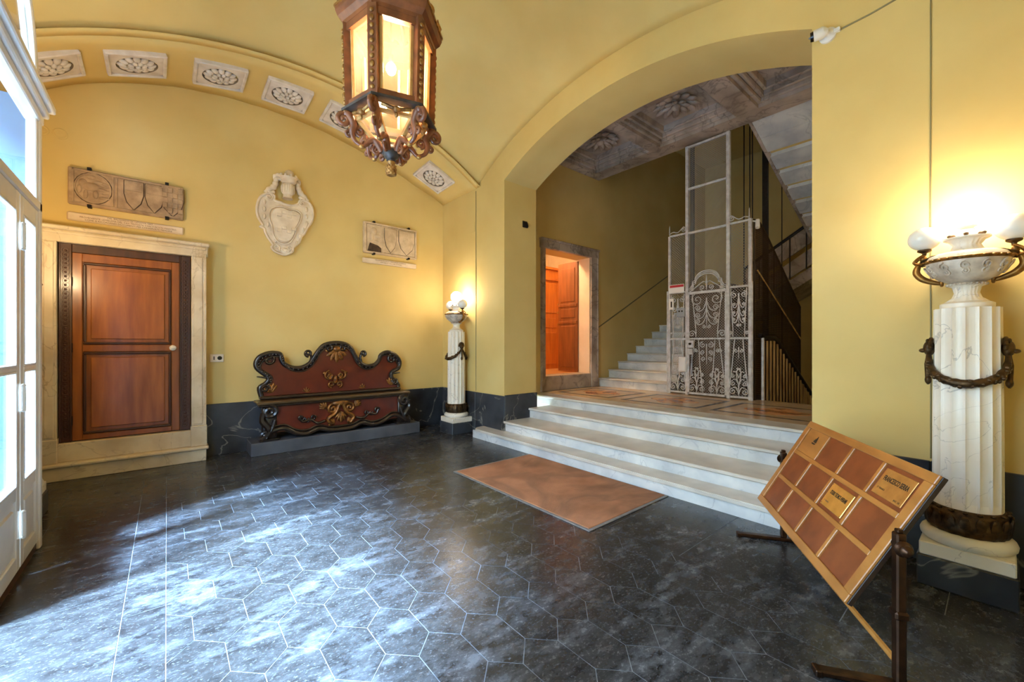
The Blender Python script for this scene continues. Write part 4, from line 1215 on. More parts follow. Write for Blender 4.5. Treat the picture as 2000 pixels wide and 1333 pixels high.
for k in range(6):
    w = MB()
    a, b = hp(RBt,k,ZB_), hp(RTp,k,ZT_)
    bar(w, a, b, .062, .05)
    po_ = w.build('corner_post', M['lantern_wood'], lan)
    w = MB()
    for i in range(11):
        t = (i+1)/12
        c = a+(b-a)*t; c += Vector((math.cos(ANG[k]),math.sin(ANG[k]),0))*.028
        w.m = Matrix.Translation(c) @ Matrix.Rotation(ANG[k],4,'Z')
        w.ball((0,0,0), .017, (.7,1,1.35 if i % 2 else .9), 6, 5)
    w.m = None
    w.build('husk_garland', M['lantern_gilt'], po_, smooth=60)
    # frame rails and pane
    w = MB()
    for (z, r, hgt, dp) in ((ZB_+.03,RBt,.05,.045),(ZT_-.03,RTp,.05,.045)):
        q = .866
        bar(w, hp(r*.985,k,z), hp(r*.985,k+1,z), hgt, dp)
    build_each(w,'frame_rail', M['lantern_wood'], lan)
    w = MB()
    for e in (0.16, 0.84):
        bar(w, hp(RBt*.97,k,ZB_+.05).lerp(hp(RBt*.97,k+1,ZB_+.05),e), hp(RTp*.97,k,ZT_-.05).lerp(hp(RTp*.97,k+1,ZT_-.05),e), .02, .022)
    build_each(w,'inner_stile', M['lantern_inner'], lan)
    w = MB()
    A, Bq, Cq, Dq = hp(RBt*.96,k,ZB_+.04), hp(RBt*.96,k+1,ZB_+.04), hp(RTp*.96,k+1,ZT_-.04), hp(RTp*.96,k,ZT_-.04)
    n_ = (Bq-A).cross(Dq-A).normalized()*.003
    w.add([A,Bq,Cq,Dq,A+n_,Bq+n_,Cq+n_,Dq+n_], [(0,1,2,3),(7,6,5,4),(0,4,5,1),(1,5,6,2),(2,6,7,3),(3,7,4,0)])
    w.build('pane', M['lantern_glass'], lan)
    # lower glazed skirt tapering inwards
    w = MB()
    bar(w, hp(RBt*.93,k,ZB_-.02), hp(.10,k,2.90), .03, .026)
    bar(w, hp(.235,k,3.035), hp(.235,k+1,3.035), .022, .022)
    build_each(w,'skirt_bar', M['lantern_inner'], lan)
    w = MB()
    A, Bq, Cq, Dq = hp(.10,k,2.905), hp(.10,k+1,2.905), hp(.255,k+1,ZB_-.02), hp(.255,k,ZB_-.02)
    n_ = (Bq-A).cross(Dq-A).normalized()*.003
    w.add([A,Bq,Cq,Dq,A+n_,Bq+n_,Cq+n_,Dq+n_], [(0,1,2,3),(7,6,5,4),(0,4,5,1),(1,5,6,2),(2,6,7,3),(3,7,4,0)])
    w.build('skirt_pane', M['lantern_glass'], lan)
    # scroll bracket from the ledge down to the pendant
    ca_, sa_ = math.cos(ANG[k]), math.sin(ANG[k])
    P = lambda r, z: (LXc+r*ca_, LYc+r*sa_, z)
    w = MB()
    w.tube([P(r,z) for r, z in volute(.318,3.02,.045,.010,PI/2,-1.35,16)], .017, 7)
    main = catmull([P(.318,3.065),P(.29,3.06),P(.255,3.00),P(.265,2.94),P(.245,2.885),P(.19,2.862),P(.15,2.90),P(.115,2.915),P(.085,2.88),P(.065,2.84)],5)
    nm = len(main)
    w.tube(main, [.022+.008*math.sin(i*PI/nm*3) for i in range(nm)], 8)
    w.tube([P(r,z) for r, z in volute(.215,2.955,.032,.009,-PI/2,1.3,14)], .013, 6)
    w.tube([P(r,z) for r, z in volute(.285,2.925,.026,.008,PI,-1.2,14)], .012, 6)
    w.tube([P(r,z) for r, z in volute(.10,2.845,.03,.008,PI/2,-1.3,14)], .012, 6)
    sb_ = w.build('scroll_bracket', M['lantern_wood'], lan, smooth=70)
    w = MB()
    for (r, z, s1) in ((.30,3.075,.03),(.27,2.97,.02),(.20,2.855,.022),(.125,2.92,.018)):
        w.m = Matrix.Translation(P(r,z)) @ Matrix.Rotation(ANG[k],4,'Z'); w.ball((0,0,0), s1, (1,.9,.7), 7, 5)
    w.m = None
    build_each(w,'leaf_carving', M['lantern_gilt'], sb_, 60)
    # festoon under the ledge
    mid = (hp(RBt,k,ZB_)+hp(RBt,k+1,ZB_))/2
    w = MB()
    w.tube(catmull([hp(RBt*.98,k,3.06).lerp(hp(RBt*.98,k+1,3.06),.15), mid+Vector((0,0,-.05)), hp(RBt*.98,k,3.06).lerp(hp(RBt*.98,k+1,3.06),.85)],6), .012, 6)
    w.ball(mid+Vector((0,0,-.055)), .028, (1,1,.8), 8, 6); w.ball(mid+Vector((0,0,-.09)), .013, (1,1,1.3), 6, 5)
    w.build('festoon', M['lantern_gilt'], lan, smooth=60)
    # crest above the cornice
    mt = (hp(.33,k,3.8)+hp(.33,k+1,3.8))/2
    w = MB(); ta = (hp(1,k+1,0)-hp(1,k,0)).normalized()
    for s1 in (-1, 1):
        w.tube([tuple(mt+ta*(s1*.06+x*s1)+Vector((0,0,z))) for x, z in volute(0,.03,.045,.01,PI/2,-1.3,14)], .014, 6)
    w.ball(mt+Vector((0,0,.06)), .04, (1,1,1.3), 8, 6)
    w.build('crest', M['lantern_gilt'], lan, smooth=60)
    w = MB()
    c = hp(.345,k,3.81); w.lathe([(.012,3.78),(.028,3.80),(.016,3.83),(.03,3.86),(.012,3.90),(.004,3.93)], c.x, c.y, 12)
    w.build('finial', M['lantern_gilt'], lan, smooth=60)
def hexring(levels):
    w = MB(); vs = []; fs = []
    for r, z in levels:
        for k in range(6): vs.append(hp(r,k,z))
    n_ = len(levels)
    for j in range(n_):
        jj = (j+1) % n_
        for k in range(6): fs.append((j*6+k, j*6+(k+1)%6, jj*6+(k+1)%6, jj*6+k))
    return w.add(vs, fs)
hexring([(.25,ZB_-.012),(.335,ZB_-.012),(.335,ZB_+.006),(.31,ZB_+.02),(.25,ZB_+.02)]).build('ledge', M['lantern_grey'], lan)
hexring([(.25,ZT_-.005),(.325,ZT_-.005),(.33,ZT_+.02),(.36,ZT_+.05),(.375,ZT_+.085),(.375,ZT_+.11),(.25,ZT_+.11)]).build('cornice', M['lantern_wood'], lan)
hexring([(.25,ZT_+.108),(.385,ZT_+.108),(.385,ZT_+.122),(.25,ZT_+.122)]).build('cornice_cap', M['lantern_gilt'], lan)
w = MB()
for k in range(6):
    w.tube(catmull([hp(.30,k,3.80), hp(.22,k,3.92), hp(.13,k,3.98), hp(.07,k,4.10), hp(.03,k,4.22)],5), .018, 6)
w.build('crown_ribs', M['lantern_wood'], lan, smooth=60)
w = MB(); w.lathe([(.05,4.18),(.06,4.22),(.03,4.27),(.015,4.32)], LXc, LYc, 16); w.build('crown_boss', M['lantern_gilt'], lan, smooth=60)
w = MB(); zt = zrib(LXc)+zlun(LYc)+.01
zz = 4.31; i = 0
while zz < zt-.05:
    ax = (1,0) if i % 2 else (0,1)
    w.tube([(LXc+ax[0]*.012*math.cos(a),LYc+ax[1]*.012*math.cos(a),zz+.03+.03*math.sin(a)) for a in [2*PI*q/10 for q in range(10)]], .004, 5, closed=True)
    zz += .048; i += 1
w.lathe([(.05,zt),(.05,zt-.015),(.02,zt-.04),(.008,zt-.06)], LXc, LYc, 16)
w.build('chain', M['iron_black'], lan, smooth=60)
w = MB(); w.lathe([(.03,2.90),(.06,2.875),(.066,2.845),(.05,2.815),(.03,2.80),(.034,2.79),(.026,2.783)], LXc, LYc, 20); w.build('pendant_boss', M['lantern_grey'], lan, smooth=60)
w = MB(); w.lathe([(.024,2.79),(.03,2.775),(.022,2.765),(.034,2.735),(.036,2.70),(.030,2.685)], LXc, LYc, 24, rf=lambda a, z: 1+.06*math.cos(12*a))
for j in range(5):
    for k in range(10): w.ball((LXc+.034*math.cos(2*PI*(k+.5*j)/10),LYc+.034*math.sin(2*PI*(k+.5*j)/10),2.75-.014*j), .007, (1,1,1), 5, 4)
w.build('tassel', M['lantern_gilt'], lan, smooth=60)
w = MB(); w.ball((LXc,LYc,3.46), .035, (1,1,1.25), 14, 10); tag(w.build('bulb', M['bulb'], lan, smooth=70), 'glowing bulb')
w = MB(); w.tube([(LXc,LYc,3.50),(LXc,LYc,3.56)], .017, 10); w.tube([(LXc,LYc,3.56),(LXc,LYc,4.2)], .005, 6); w.build('bulb_holder', M['brass_dull'], lan, smooth=60)

# ================================================================== DOORMAT
mt_ = thing('door_mat', 'brown coir mat lying at the foot of the marble steps', 'mat', (3.1,3.04,0))
MB().box(2.535,3.665,2.085,4.0,.001,.012,.004).build('pile', M['mat'], mt_)
w = MB()
for (x0,x1,y0,y1) in ((2.505,2.535,2.055,4.03),(3.665,3.68,2.055,4.03),(2.535,3.665,2.055,2.085),(2.535,3.665,4.0,4.03)): w.box(x0,x1,y0,y1,.0005,.008,.002)
w.build('edge_strip', M['mat_edge'], mt_)

# ================================================================== NOTICE BOARD
BL_, BR_ = Vector((3.461,1.021,.602)), Vector((2.392,.300,.602))
axd = (BR_-BL_).normalized()                     # left to right along the board
nf = Vector((-.559,.829,0))
upv = Vector((.2795,-.4145,.866)).normalized()
nrm = axd.cross(upv); nrm = nrm if nrm.dot(nf) > 0 else -nrm
BW = (BR_-BL_).length; HB = .341
nb = thing('notice_board', 'tilted wooden name board on two bronze posts beside the steps', 'notice board', (2.93,.66,0))
Mb = Matrix((( axd.x, upv.x, nrm.x, BL_.x),(axd.y, upv.y, nrm.y, BL_.y),(axd.z, upv.z, nrm.z, BL_.z),(0,0,0,1)))
def bb(x0,x1,y0,y1,z0,z1,b=0):
    w = MB(); w.m = Mb; w.box(x0,x1,y0,y1,z0,z1,b); return w
brd = bb(0,BW,-HB,HB,-.022,0,.003).build('backing', M['board_back'], nb)
Wx, Wy = .05, .035
cw = (BW-.07-.028*3-.045)/4; ch = (2*HB-.09-.028*2)/3
xs_ = [.06+(cw+.027)*i for i in range(4)]; ys_ = [-HB+.045+(ch+.028)*j for j in range(3)]
for (x0,x1,y0,y1) in ((0,BW,-HB,-HB+.045),(0,BW,HB-.045,HB),(0,.06,-HB+.045,HB-.045),(xs_[3]+cw,BW,-HB+.045,HB-.045)):
    bb(x0,x1,y0,y1,0,.014,.003).build('frame_bar', M['board_frame'], nb)
for j in range(2): bb(.06,xs_[3]+cw,ys_[j]+ch,ys_[j]+ch+.028,0,.013,.003).build('divider', M['board_frame'], nb)
for i in range(3):
    for j in range(3): bb(xs_[i]+cw,xs_[i]+cw+.027,ys_[j],ys_[j]+ch,0,.013,.003).build('divider', M['board_frame'], nb)
for i in range(4):
    for j in range(3):
        x0, y0 = xs_[i], ys_[j]
        if (i, j) == (0, 2):
            p = bb(x0,x0+cw,y0,y0+ch,0,.005,.002).build('name_panel', M['board_frame'], nb)
            w = MB(); w.m = Mb @ Matrix.Translation((x0+cw*.55,y0+ch*.62,.0052))
            w.prism([(-.004,-.012),(.028,-.012),(.014,.036),(.008,.034)], 'xy', 0, .001)
            w.prism([(-.03,-.016),(.03,-.016),(.018,-.026),(-.02,-.026)], 'xy', 0, .001)
            w.prism([(.0,-.006),(-.02,-.010),(-.003,.02)], 'xy', 0, .001)
            tag(w.build('sail_mark', M['ink'], p), 'small dark sail emblem')
            continue
        p = bb(x0,x0+cw,y0,y0+ch,0,.004,.001).build('name_panel', M['board_panel'], nb)
        if (i, j) in ((3, 2), (2, 1)):
            big = (i == 3)
            q = bb(x0+.022,x0+cw-.022,y0+.02,y0+ch-.02,.004,.009,.002).build('name_plate', M['brass_dull'] if big else M['brass'], p)
            cx_, cy_2 = x0+cw/2, y0+ch/2
            Tm = lambda dx, dy: Mb @ Matrix.Translation((cx_+dx, cy_2+dy, .0093))
            if big:
                text_mesh('FRANCESCO SERRA', .036, M['ink'], 'lettering', q, Tm(0,.02), .0004, xscale=.58, bold=.0008)
                text_mesh('2\u00b0 PIANO', .014, M['ink'], 'lettering', q, Tm(-.065,-.035), .0004)
                text_mesh('INT. 10', .014, M['ink'], 'lettering', q, Tm(.075,-.055), .0004)
            else:
                text_mesh('STUDIO TECNICO AVERAME', .032, M['ink'], 'lettering', q, Tm(0,.018), .0004, xscale=.42, bold=.0008)
                text_mesh('1\u00b0 PIANO', .012, M['ink_soft'], 'lettering', q, Tm(-.07,-.04), .0004)
                w = MB(); 
                for sx in (-1,1):
                    for sy in (-1,1):
                        w.m = Mb @ Matrix.Translation((cx_+sx*(cw/2-.03),cy_2+sy*(ch/2-.028),.009)); w.ball((0,0,0), .003, (1,1,.6), 6, 4)
                w.build('screws', M['ink_soft'], q)
perp = Vector((-nf.y, nf.x, 0))
for P0, s_ in ((BL_, -1), (BR_, 1)):
    c = P0 + axd*s_*.035
    fx = Matrix(((axd.x, nf.x, 0, c.x),(axd.y, nf.y, 0, c.y),(0,0,1,0),(0,0,0,1)))
    w = MB(); w.m = fx
    w.box(-.022,.022,-.018,.018,.03,.66,.006); w.box(-.014,.014,-.012,.012,.66,.675,.004)
    ps = w.build('post', M['post_metal'], nb)
    w = MB(); w.m = fx; w.box(-.03,.03,-.026,.026,.30,.335,.008); w.build('post_collar', M['post_metal'], ps)
    w = MB(); w.m = fx; w.box(-.024,.024,-.30,.30,.004,.03,.006); w.box(-.028,.028,.285,.31,0,.03,.004); w.box(-.028,.028,-.31,-.285,0,.03,.004); w.build('foot', M['post_metal'], nb)
    w = MB(); w.m = Matrix(((nf.x,0,axd.x*s_,c.x),(nf.y,0,axd.y*s_,c.y),(0,1,0,.602),(0,0,0,1)))
    w.lathe([(.012,-.05),(.012,.018),(.03,.022),(.034,.03),(.030,.038),(.024,.045),(.024,.052),(.014,.058),(.012,.066),(.004,.07)], segs=18)
    w.build('pivot_knob', M['post_metal'], nb, smooth=50)
w = MB(); w.tube([BL_+Vector((0,0,-.50))-axd*.02, BR_+Vector((0,0,-.50))+axd*.02], .014, 6)
w.build('stretcher', M['brass_dull'], nb)

# ================================================================== LIFT CAGE
XF = 6.80
Y_ = [2.465, 2.785, 3.455, 3.775]     # right edge, door right, door left, left edge
lift = thing('lift_cage', 'white painted iron lift cage with scrollwork door and wire mesh', 'lift', (6.9,3.12,ZL))
def post(name, y, z0, z1, r=.022):
    return MB().box(XF-r,XF+r,y-r,y+r,z0,z1,.005).build(name, M['white_iron'], lift)
post('corner_post', Y_[0], ZL, 3.38, .025); post('corner_post', Y_[3], ZL, 3.36, .022)
post('door_post', Y_[1], ZL, 4.83, .028); post('door_post', Y_[2], ZL, 4.83, .026)
post('outer_post', Y_[3]+.04, ZL, 2.40, .014); post('outer_post', Y_[0]-.02, ZL, 2.42, .016)
def hbar(y0, y1, z, r=.018, d=0): return MB().box(XF-r-d,XF+r,y0,y1,z-r,z+r,.004).build('crossbar', M['white_iron'], lift)
for z in (4.81, 4.10, 3.35): hbar(Y_[1], Y_[2], z, .018)
for (a, b) in ((Y_[0],Y_[1]),(Y_[2],Y_[3])):
    for z in (3.36, 2.36, 1.555, .64): hbar(a, b, z, .016)
door = MB()
for z, r in ((2.325,.022),(1.555,.014),(.64,.018)): door.box(XF-.03,XF-.005,Y_[1],Y_[2],z-r,z+r,.004)
door.box(XF-.03,XF-.005,Y_[1]+.02,Y_[1]+.045,.63,2.33); door.box(XF-.03,XF-.005,Y_[2]-.045,Y_[2]-.02,.63,2.33)
dr = door.build('lift_door', M['white_iron'], lift)
# arched pediment over the door
w = MB()
yc = (Y_[1]+Y_[2])/2
for off in (0, .035, .07):
    pts = [(yc-.31,2.40),(yc-.27,2.42),(yc-.24,2.47),(yc-.235,2.52),(yc-.20,2.53)]
    arc = [(yc-.20*math.cos(a), 2.53+.15*math.sin(a)) for a in [PI*k/12 for k in range(1,12)]]
    full = pts+arc+[(2*yc-y, z) for y, z in reversed(pts)]
    w.tube([(XF-.015, yc+(y-yc)*(1-off*.9), z-off*.75) for y, z in full], .010, 5)
w.build('pediment', M['white_iron'], dr, smooth=40)
def sc(mb, y, z, r, a0, tr, th=.0085): mb.tube([(XF-.02,a,b) for a, b in volute(y,z,r,.006,a0,tr,12)], th, 5)
def ln(mb, pts, th=.0085): mb.tube([(XF-.02,p[0],p[1]) for p in pts], th, 5)
def upper_motif(mb, yc, zt, zb_, hw):
    """hanging lyre of paired C scrolls"""
    h = zt-zb_
    mb.tube([(XF-.02,yc,zt-.10*h),(XF-.02,yc,zt-.35*h),(XF-.02,yc,zb_+.2*h)], [.012,.010,.004], 6)
    for s_ in (-1, 1):
        sc(mb, yc+s_*hw*.52, zt-.13*h, hw*.36, PI/2, -s_*1.6)
        for (f, r) in ((.33,.26),(.50,.24),(.64,.22)):
            ln(mb, [(p[0],p[1]) for p in catmull([(yc,zt-(f-.17)*h,0),(yc+s_*hw*.18,zt-(f+.02)*h,0),(yc+s_*hw*.45,zt-(f+.07)*h,0),(yc+s_*hw*.62,zt-f*h,0)],4)])
            sc(mb, yc+s_*hw*.48, zt-f*h, hw*r*.62, 0 if s_ > 0 else PI, s_*1.4)
        ln(mb, [(yc+s_*hw*.80,zt),(yc+s_*hw*.58,zb_+.12*h),(yc+s_*hw*.60,zb_)])
        sc(mb, yc+s_*hw*.82, zb_+.08*h, hw*.20, PI if s_ > 0 else 0, -s_*1.5)
        sc(mb, yc+s_*hw*.12, zb_+.24*h, hw*.10, PI/2, -s_*1.2)
def palmette(mb, yc, zb_, hw, h):
    mb.tube([(XF-.02,yc,zb_),(XF-.02,yc,zb_+.45*h)], [.006,.012], 6)
    for s_ in (-1, 1):
        ln(mb, [(p[0],p[1]) for p in catmull([(yc,zb_+.4*h,0),(yc+s_*hw*.16,zb_+.62*h,0),(yc+s_*hw*.22,zb_+.85*h,0),(yc+s_*hw*.08,zb_+h,0)],4)])
        for (f, r) in ((.16,.34),(.46,.28),(.74,.22)):
            ln(mb, [(p[0],p[1]) for p in catmull([(yc,zb_+(f-.08)*h,0),(yc+s_*hw*.25,zb_+(f+.14)*h,0),(yc+s_*hw*.55,zb_+(f+.14)*h,0)],4)])
            sc(mb, yc+s_*hw*.58, zb_+f*h, hw*r, PI/2, -s_*1.5)
        sc(mb, yc+s_*hw*.10, zb_+1.0*h, hw*.10, 0, s_*1.1)
def lower_motif(mb, yc, zt, zb_, hw, n_=1):
    h = zt-zb_
    for s_ in (-1, 1):
        ln(mb, [(yc+s_*hw*.42,zt),(yc+s_*hw*.34,zt-.5*h),(yc+s_*hw*.2,zb_)])
        sc(mb, yc+s_*hw*.2, zt-.10*h, hw*.16, PI/2, -s_*1.4)
        sc(mb, yc+s_*hw*.2, zt-.24*h, hw*.13, -PI/2, s_*1.3)
        sc(mb, yc+s_*hw*.16, zt-.36*h, hw*.12, -PI/2, s_*1.3)
    mb.tube([(XF-.02,yc,zt-.08*h),(XF-.02,yc,zt-.46*h)], [.012,.005], 6)
w = MB(); upper_motif(w, yc, 2.30, 1.58, .30); w.build('upper_scrollwork', M['white_iron'], dr, smooth=60)
w = MB(); lower_motif(w, yc, 1.54, .66, .32)
for s_ in (-1, 1):
    palmette(w, yc+s_*.165, .66, .145, .40)
    ln(w, [(yc+s_*.20,1.54),(yc+s_*.25,1.15),(yc+s_*.30,.70)]); sc(w, yc+s_*.22, 1.36, .035, PI/2, s_*1.3); sc(w, yc+s_*.17, 1.36, .03, PI/2, -s_*1.3)
w.build('lower_scrollwork', M['white_iron'], dr, smooth=60)
w = MB()
for s_ in (-1, 1):
    sc(w, yc+s_*.07, 2.40, .045, -PI/2, s_*1.4); sc(w, yc+s_*.24, 2.385, .03, 0, s_*1.3)
    ln(w, [(p[0],p[1]) for p in catmull([(yc+s_*.26,2.36,0),(yc+s_*.16,2.43,0),(yc+s_*.05,2.50,0),(yc,2.46,0)],4)])
w.tube([(XF-.02,yc,2.36),(XF-.02,yc,2.50),(XF-.02,yc,2.60)], [.01,.014,.004], 6)
w.build('pediment_scrolls', M['white_iron'], dr, smooth=60)
for (a, b) in ((Y_[0],Y_[1]),(Y_[2],Y_[3])):
    c = (a+b)/2
    w = MB(); upper_motif(w, c, 2.33, 1.58, .145); w.build('side_scrollwork', M['white_iron'], lift, smooth=60)
    w = MB(); palmette(w, c, .66, .15, .42)
    for s_ in (-1, 1):
        ln(w, [(c+s_*.06,1.54),(c+s_*.10,1.1),(c+s_*.145,.70)]); sc(w, c+s_*.035, 1.36, .03, PI/2, -s_*1.2)
    w.tube([(XF-.02,c,1.42),(XF-.02,c,1.24)], [.010,.004], 6)
    w.build('side_scrollwork', M['white_iron'], lift, smooth=60)
    w = MB(); s_ = 1 if c > yc else -1
    sc(w, c-s_*.10, 3.43, .045, PI/2, s_*1.4); ln(w, [(p[0],p[1]) for p in catmull([(c-s_*.10,3.475,0),(c,3.40,0),(c+s_*.08,3.42,0),(c+s_*.14,3.40,0)],4)])
    w.tube([(XF-.02,c+s_*.15,3.38),(XF-.02,c+s_*.15,3.54)], [.012,.004], 6)
    w.build('top_scroll', M['white_iron'], lift, smooth=60)
# wire mesh
def wire_panel(x, y0, y1, z0, z1, sp, th, diag=True):
    w = MB()
    ext = (z1-z0)
    c = y0-ext
    while c < y1:
        for s_ in (1, -1):
            # line y = c + t (s=1) or mirrored
            ya, za, yb2, zb2 = c, z0, c+ext, z1
            if ya < y0: za += (y0-ya); ya = y0
            if yb2 > y1: zb2 -= (yb2-y1); yb2 = y1
            if yb2-ya > .004:
                if s_ < 0: ya, yb2 = y0+y1-ya, y0+y1-yb2
                w.tube([(x,ya,za),(x,yb2,zb2)], th, 3, cap=False)
        c += sp
    return w
for (a, b, z0, z1, sp) in ((Y_[1]+.03,Y_[2]-.03,.65,2.32,.042),(Y_[0]+.03,Y_[1]-.03,.65,3.35,.042),(Y_[2]+.03,Y_[3]-.03,.65,3.35,.042),(Y_[1]+.03,Y_[2]-.03,2.34,4.8,.034)):
    tag(wire_panel(XF, a, b, z0, z1, sp, .0022).build('wire_mesh', M['mesh_iron'], lift), kind='stuff')
# lock, notices, call plate
MB().box(XF-.06,XF-.02,Y_[2]-.01,Y_[2]+.14,.99,1.25,.02).build('lock_case', M['plastic'], lift)
lk = MB().box(XF-.07,XF-.03,Y_[2]-.14,Y_[2]-.02,1.40,1.53,.008).build('lock_plate', M['white_iron'], lift)
MB().box(XF-.07,XF-.03,Y_[2]-.12,Y_[2]-.03,1.29,1.39,.008).build('lock_plate', M['white_iron'], lift)
w = MB(); w.ball((XF-.072,Y_[2]-.08,1.47), .028, (.3,1,.7), 10, 6); w.build('keyhole', M['black_gloss'], lk)
MB().box(XF-.03,XF-.02,Y_[2]-.10,Y_[2]-.085,.95,1.28).build('bolt_rod', M['plastic_grey'], lift)
MB().box(XF-.05,XF-.025,Y_[2]+.02,Y_[2]+.17,1.93,2.09,.008).build('call_plate', M['plastic_grey'], lift)
w = MB(); w.m = None
for y in (Y_[2]+.07,Y_[2]+.12): w.ball((XF-.052,y,2.03), .014, (.4,1,1), 8, 6)
w.build('call_buttons', M['black_gloss'], lift)
n1 = MB().box(XF-.034,XF-.028,Y_[3]-.09,Y_[3]-.0,2.07,2.26,.002).build('notice', M['paper'], lift)
MB().box(XF-.036,XF-.034,Y_[3]-.06,Y_[3]-.035,2.11,2.21).build('notice_print', M['ink'], n1)
n2 = MB().box(XF-.034,XF-.028,Y_[2]+.04,Y_[3]+.0,2.355,2.50,.002).build('warning_sign', M['paper'], lift)
MB().box(XF-.036,XF-.034,Y_[2]+.05,Y_[3]-.02,2.45,2.49).build('warning_band', M['red_print'], n2)
# dark mesh on the side of the shaft with sloping top
side = thing('shaft_screen', 'brown wire mesh screen with sloping top beside the lift', 'screen', (8,2.45,ZL))
ys0 = 2.44
top = [(6.86,3.36),(7.05,3.38),(7.29,3.28),(9.08,2.165)]
def ztopm(x):
    for (a, za), (b, zb_) in zip(top, top[1:]):
        if a <= x <= b: return za+(zb_-za)*(x-a)/(b-a)
    return 2.165
w = MB(); x = 6.88
while x < 9.06:
    w.tube([(x,ys0,ZL-.3),(x,ys0,ztopm(x))], .0045, 3, cap=False); x += .030
z = ZL-.3
while z < 3.35:
    xe = 9.06
    for q in range(60):
        xx = 6.88+(9.06-6.88)*q/59
        if ztopm(xx) < z: xe = xx; break
    w.tube([(6.88,ys0,z),(xe,ys0,z)], .0045, 3, cap=False); z += .030
tag(w.build('wire_mesh', M['brown_mesh'], side), kind='stuff')
w = MB(); w.tube([(a,ys0,b) for a, b in top], .016, 6); w.tube([(9.08,ys0,2.165),(9.08,ys0,-1.0)], .016, 6); w.tube([(6.88,ys0,ZL),(6.88,ys0,3.36)], .014, 6)
w.build('screen_frame', M['brown_mesh'], side, smooth=50)
w = MB(); w.tube([(6.95,ys0-.02,2.60),(9.08,ys0-.02,1.55)], .012, 6); w.build('brace', M['baluster'], side)
# cellar stair railing beside the lift
cr = thing('cellar_railing', 'dark handrail over tightly set wooden balusters going down beside the lift', 'railing', (8,2.36,ZL))
w = MB(); w.tube([(6.93,2.38,1.60),(7.02,2.36,1.57),(7.50,2.36,1.57),(7.62,2.36,1.52),(10.0,2.36,.22)], .032, 8); w.build('handrail', M['dark_rail'], cr, smooth=50)
x = 7.04; bal = None
while x < 9.9:
    zt_ = 1.55 if x < 7.55 else 1.55-(x-7.55)*.547
    MB().box(x-.016,x+.016,2.352,2.376,zt_-1.02,zt_-.035,.004).build('baluster', M['baluster'], cr)
    x += .15
w = MB(); w.tube([(6.99,2.36,ZL-.1),(6.99,2.36,1.56)], .022, 8); w.build('newel', M['white_iron'], cr)
# cellar steps
cs = thing('cellar_steps', 'stone steps going down behind the landing edge', 'steps', (8.5,1.5,-.5))
for k in range(9):
    MB().box(LX1+.02+.31*k,LX1+.02+.31*(k+1)+.02,YR+.005,2.33,ZL-.17*(k+1)-.2,ZL-.17*(k+1)).build('step', M['grey_marble'], cs)
# lift guides and ropes
gd = thing('lift_guides', 'dark steel guide rails and ropes inside the lift shaft', 'lift rails', (7.5,3.1,0))
MB().box(7.85,7.91,2.58,2.66,-.5,6.3).build('guide_rail', M['iron_black'], gd)
MB().box(7.38,7.44,3.64,3.70,-.5,6.3).build('guide_rail', M['iron_black'], gd)
for y in (2.66,2.70,2.79): MB().tube([(7.42,y,0),(7.42,y,6.3)], .009, 5).build('rope', M['iron_black'], gd)
MB().tube([(8.7,2.62,1.0),(8.7,2.62,6.3)], .008, 5).build('rope', M['iron_black'], gd)
lc = MB().box(6.95,8.15,2.60,3.60,-1.2,ZL-.05).build('lift_pit_wall', M['grey_marble']); tag(lc, 'dark lift pit below the cage', 'lift pit')
car = thing('lift_car', 'dark wooden lift car standing behind the scrollwork door', 'lift car', (7.5,3.2,ZL))
MB().box(6.96,8.05,2.84,3.60,ZL+.02,2.46,.01).build('car_body', M['car_wood'], car)
for (y0, y1) in ((2.87,3.21),(3.24,3.57)):
    for (z0, z1) in ((.72,1.5),(1.58,2.38)): MB().box(6.945,6.962,y0,y1,z0,z1,.006).build('panel', M['car_wood'], car)
lcar = thing('cctv_camera', 'small white camera bracket fixed to the right corner post of the lift', 'camera', (6.8,2.40,3.3))
w = MB(); w.tube([(6.80,2.43,3.33),(6.78,2.36,3.30)], .012, 8); w.build('bracket', M['plastic'], lcar)
w = MB(); w.tube([(6.80,2.365,3.33),(6.75,2.35,3.20)], .03, 10); w.build('camera_body', M['plastic'], lcar, smooth=50)

# ================================================================== LIT DOORWAY
d2 = structure('door_2', 'open doorway in a grey marble frame with a lit wood panelled lobby', (5.95,YW,ZL))
MB().box(5.24,6.60,YW-.03,YW+.33,ZL,DZ0,.006).build('threshold', M['grey_marble'], d2)
for (a, b) in ((5.18,5.285),(6.575,6.79)):
    MB().box(a,b,YW-.05,YW+.02,ZL,.80,.004).build('jamb_base', M['grey_marble'], d2)
    MB().box(a+.004,b-.004,YW-.04,YW+.02,.80,3.24,.004).build('jamb', M['grey_marble'], d2)
    e = a+.004 if a < 6 else b-.03
    MB().box(e,e+.026,YW-.058,YW-.03,.80,3.36,.004).build('jamb_edge', M['grey_marble'], d2)
MB().box(5.16,6.81,YW-.05,YW+.02,3.22,3.36,.006).build('lintel', M['grey_marble'], d2)
MB().box(5.15,6.82,YW-.07,YW+.02,3.36,3.40,.008).build('cap_moulding', M['grey_marble'], d2)
for (a, b) in ((5.28,5.30),(6.56,6.58)): MB().box(a,b,YW,YW+.35,DZ0,DZ1).build('reveal', M['room_wall'], d2)
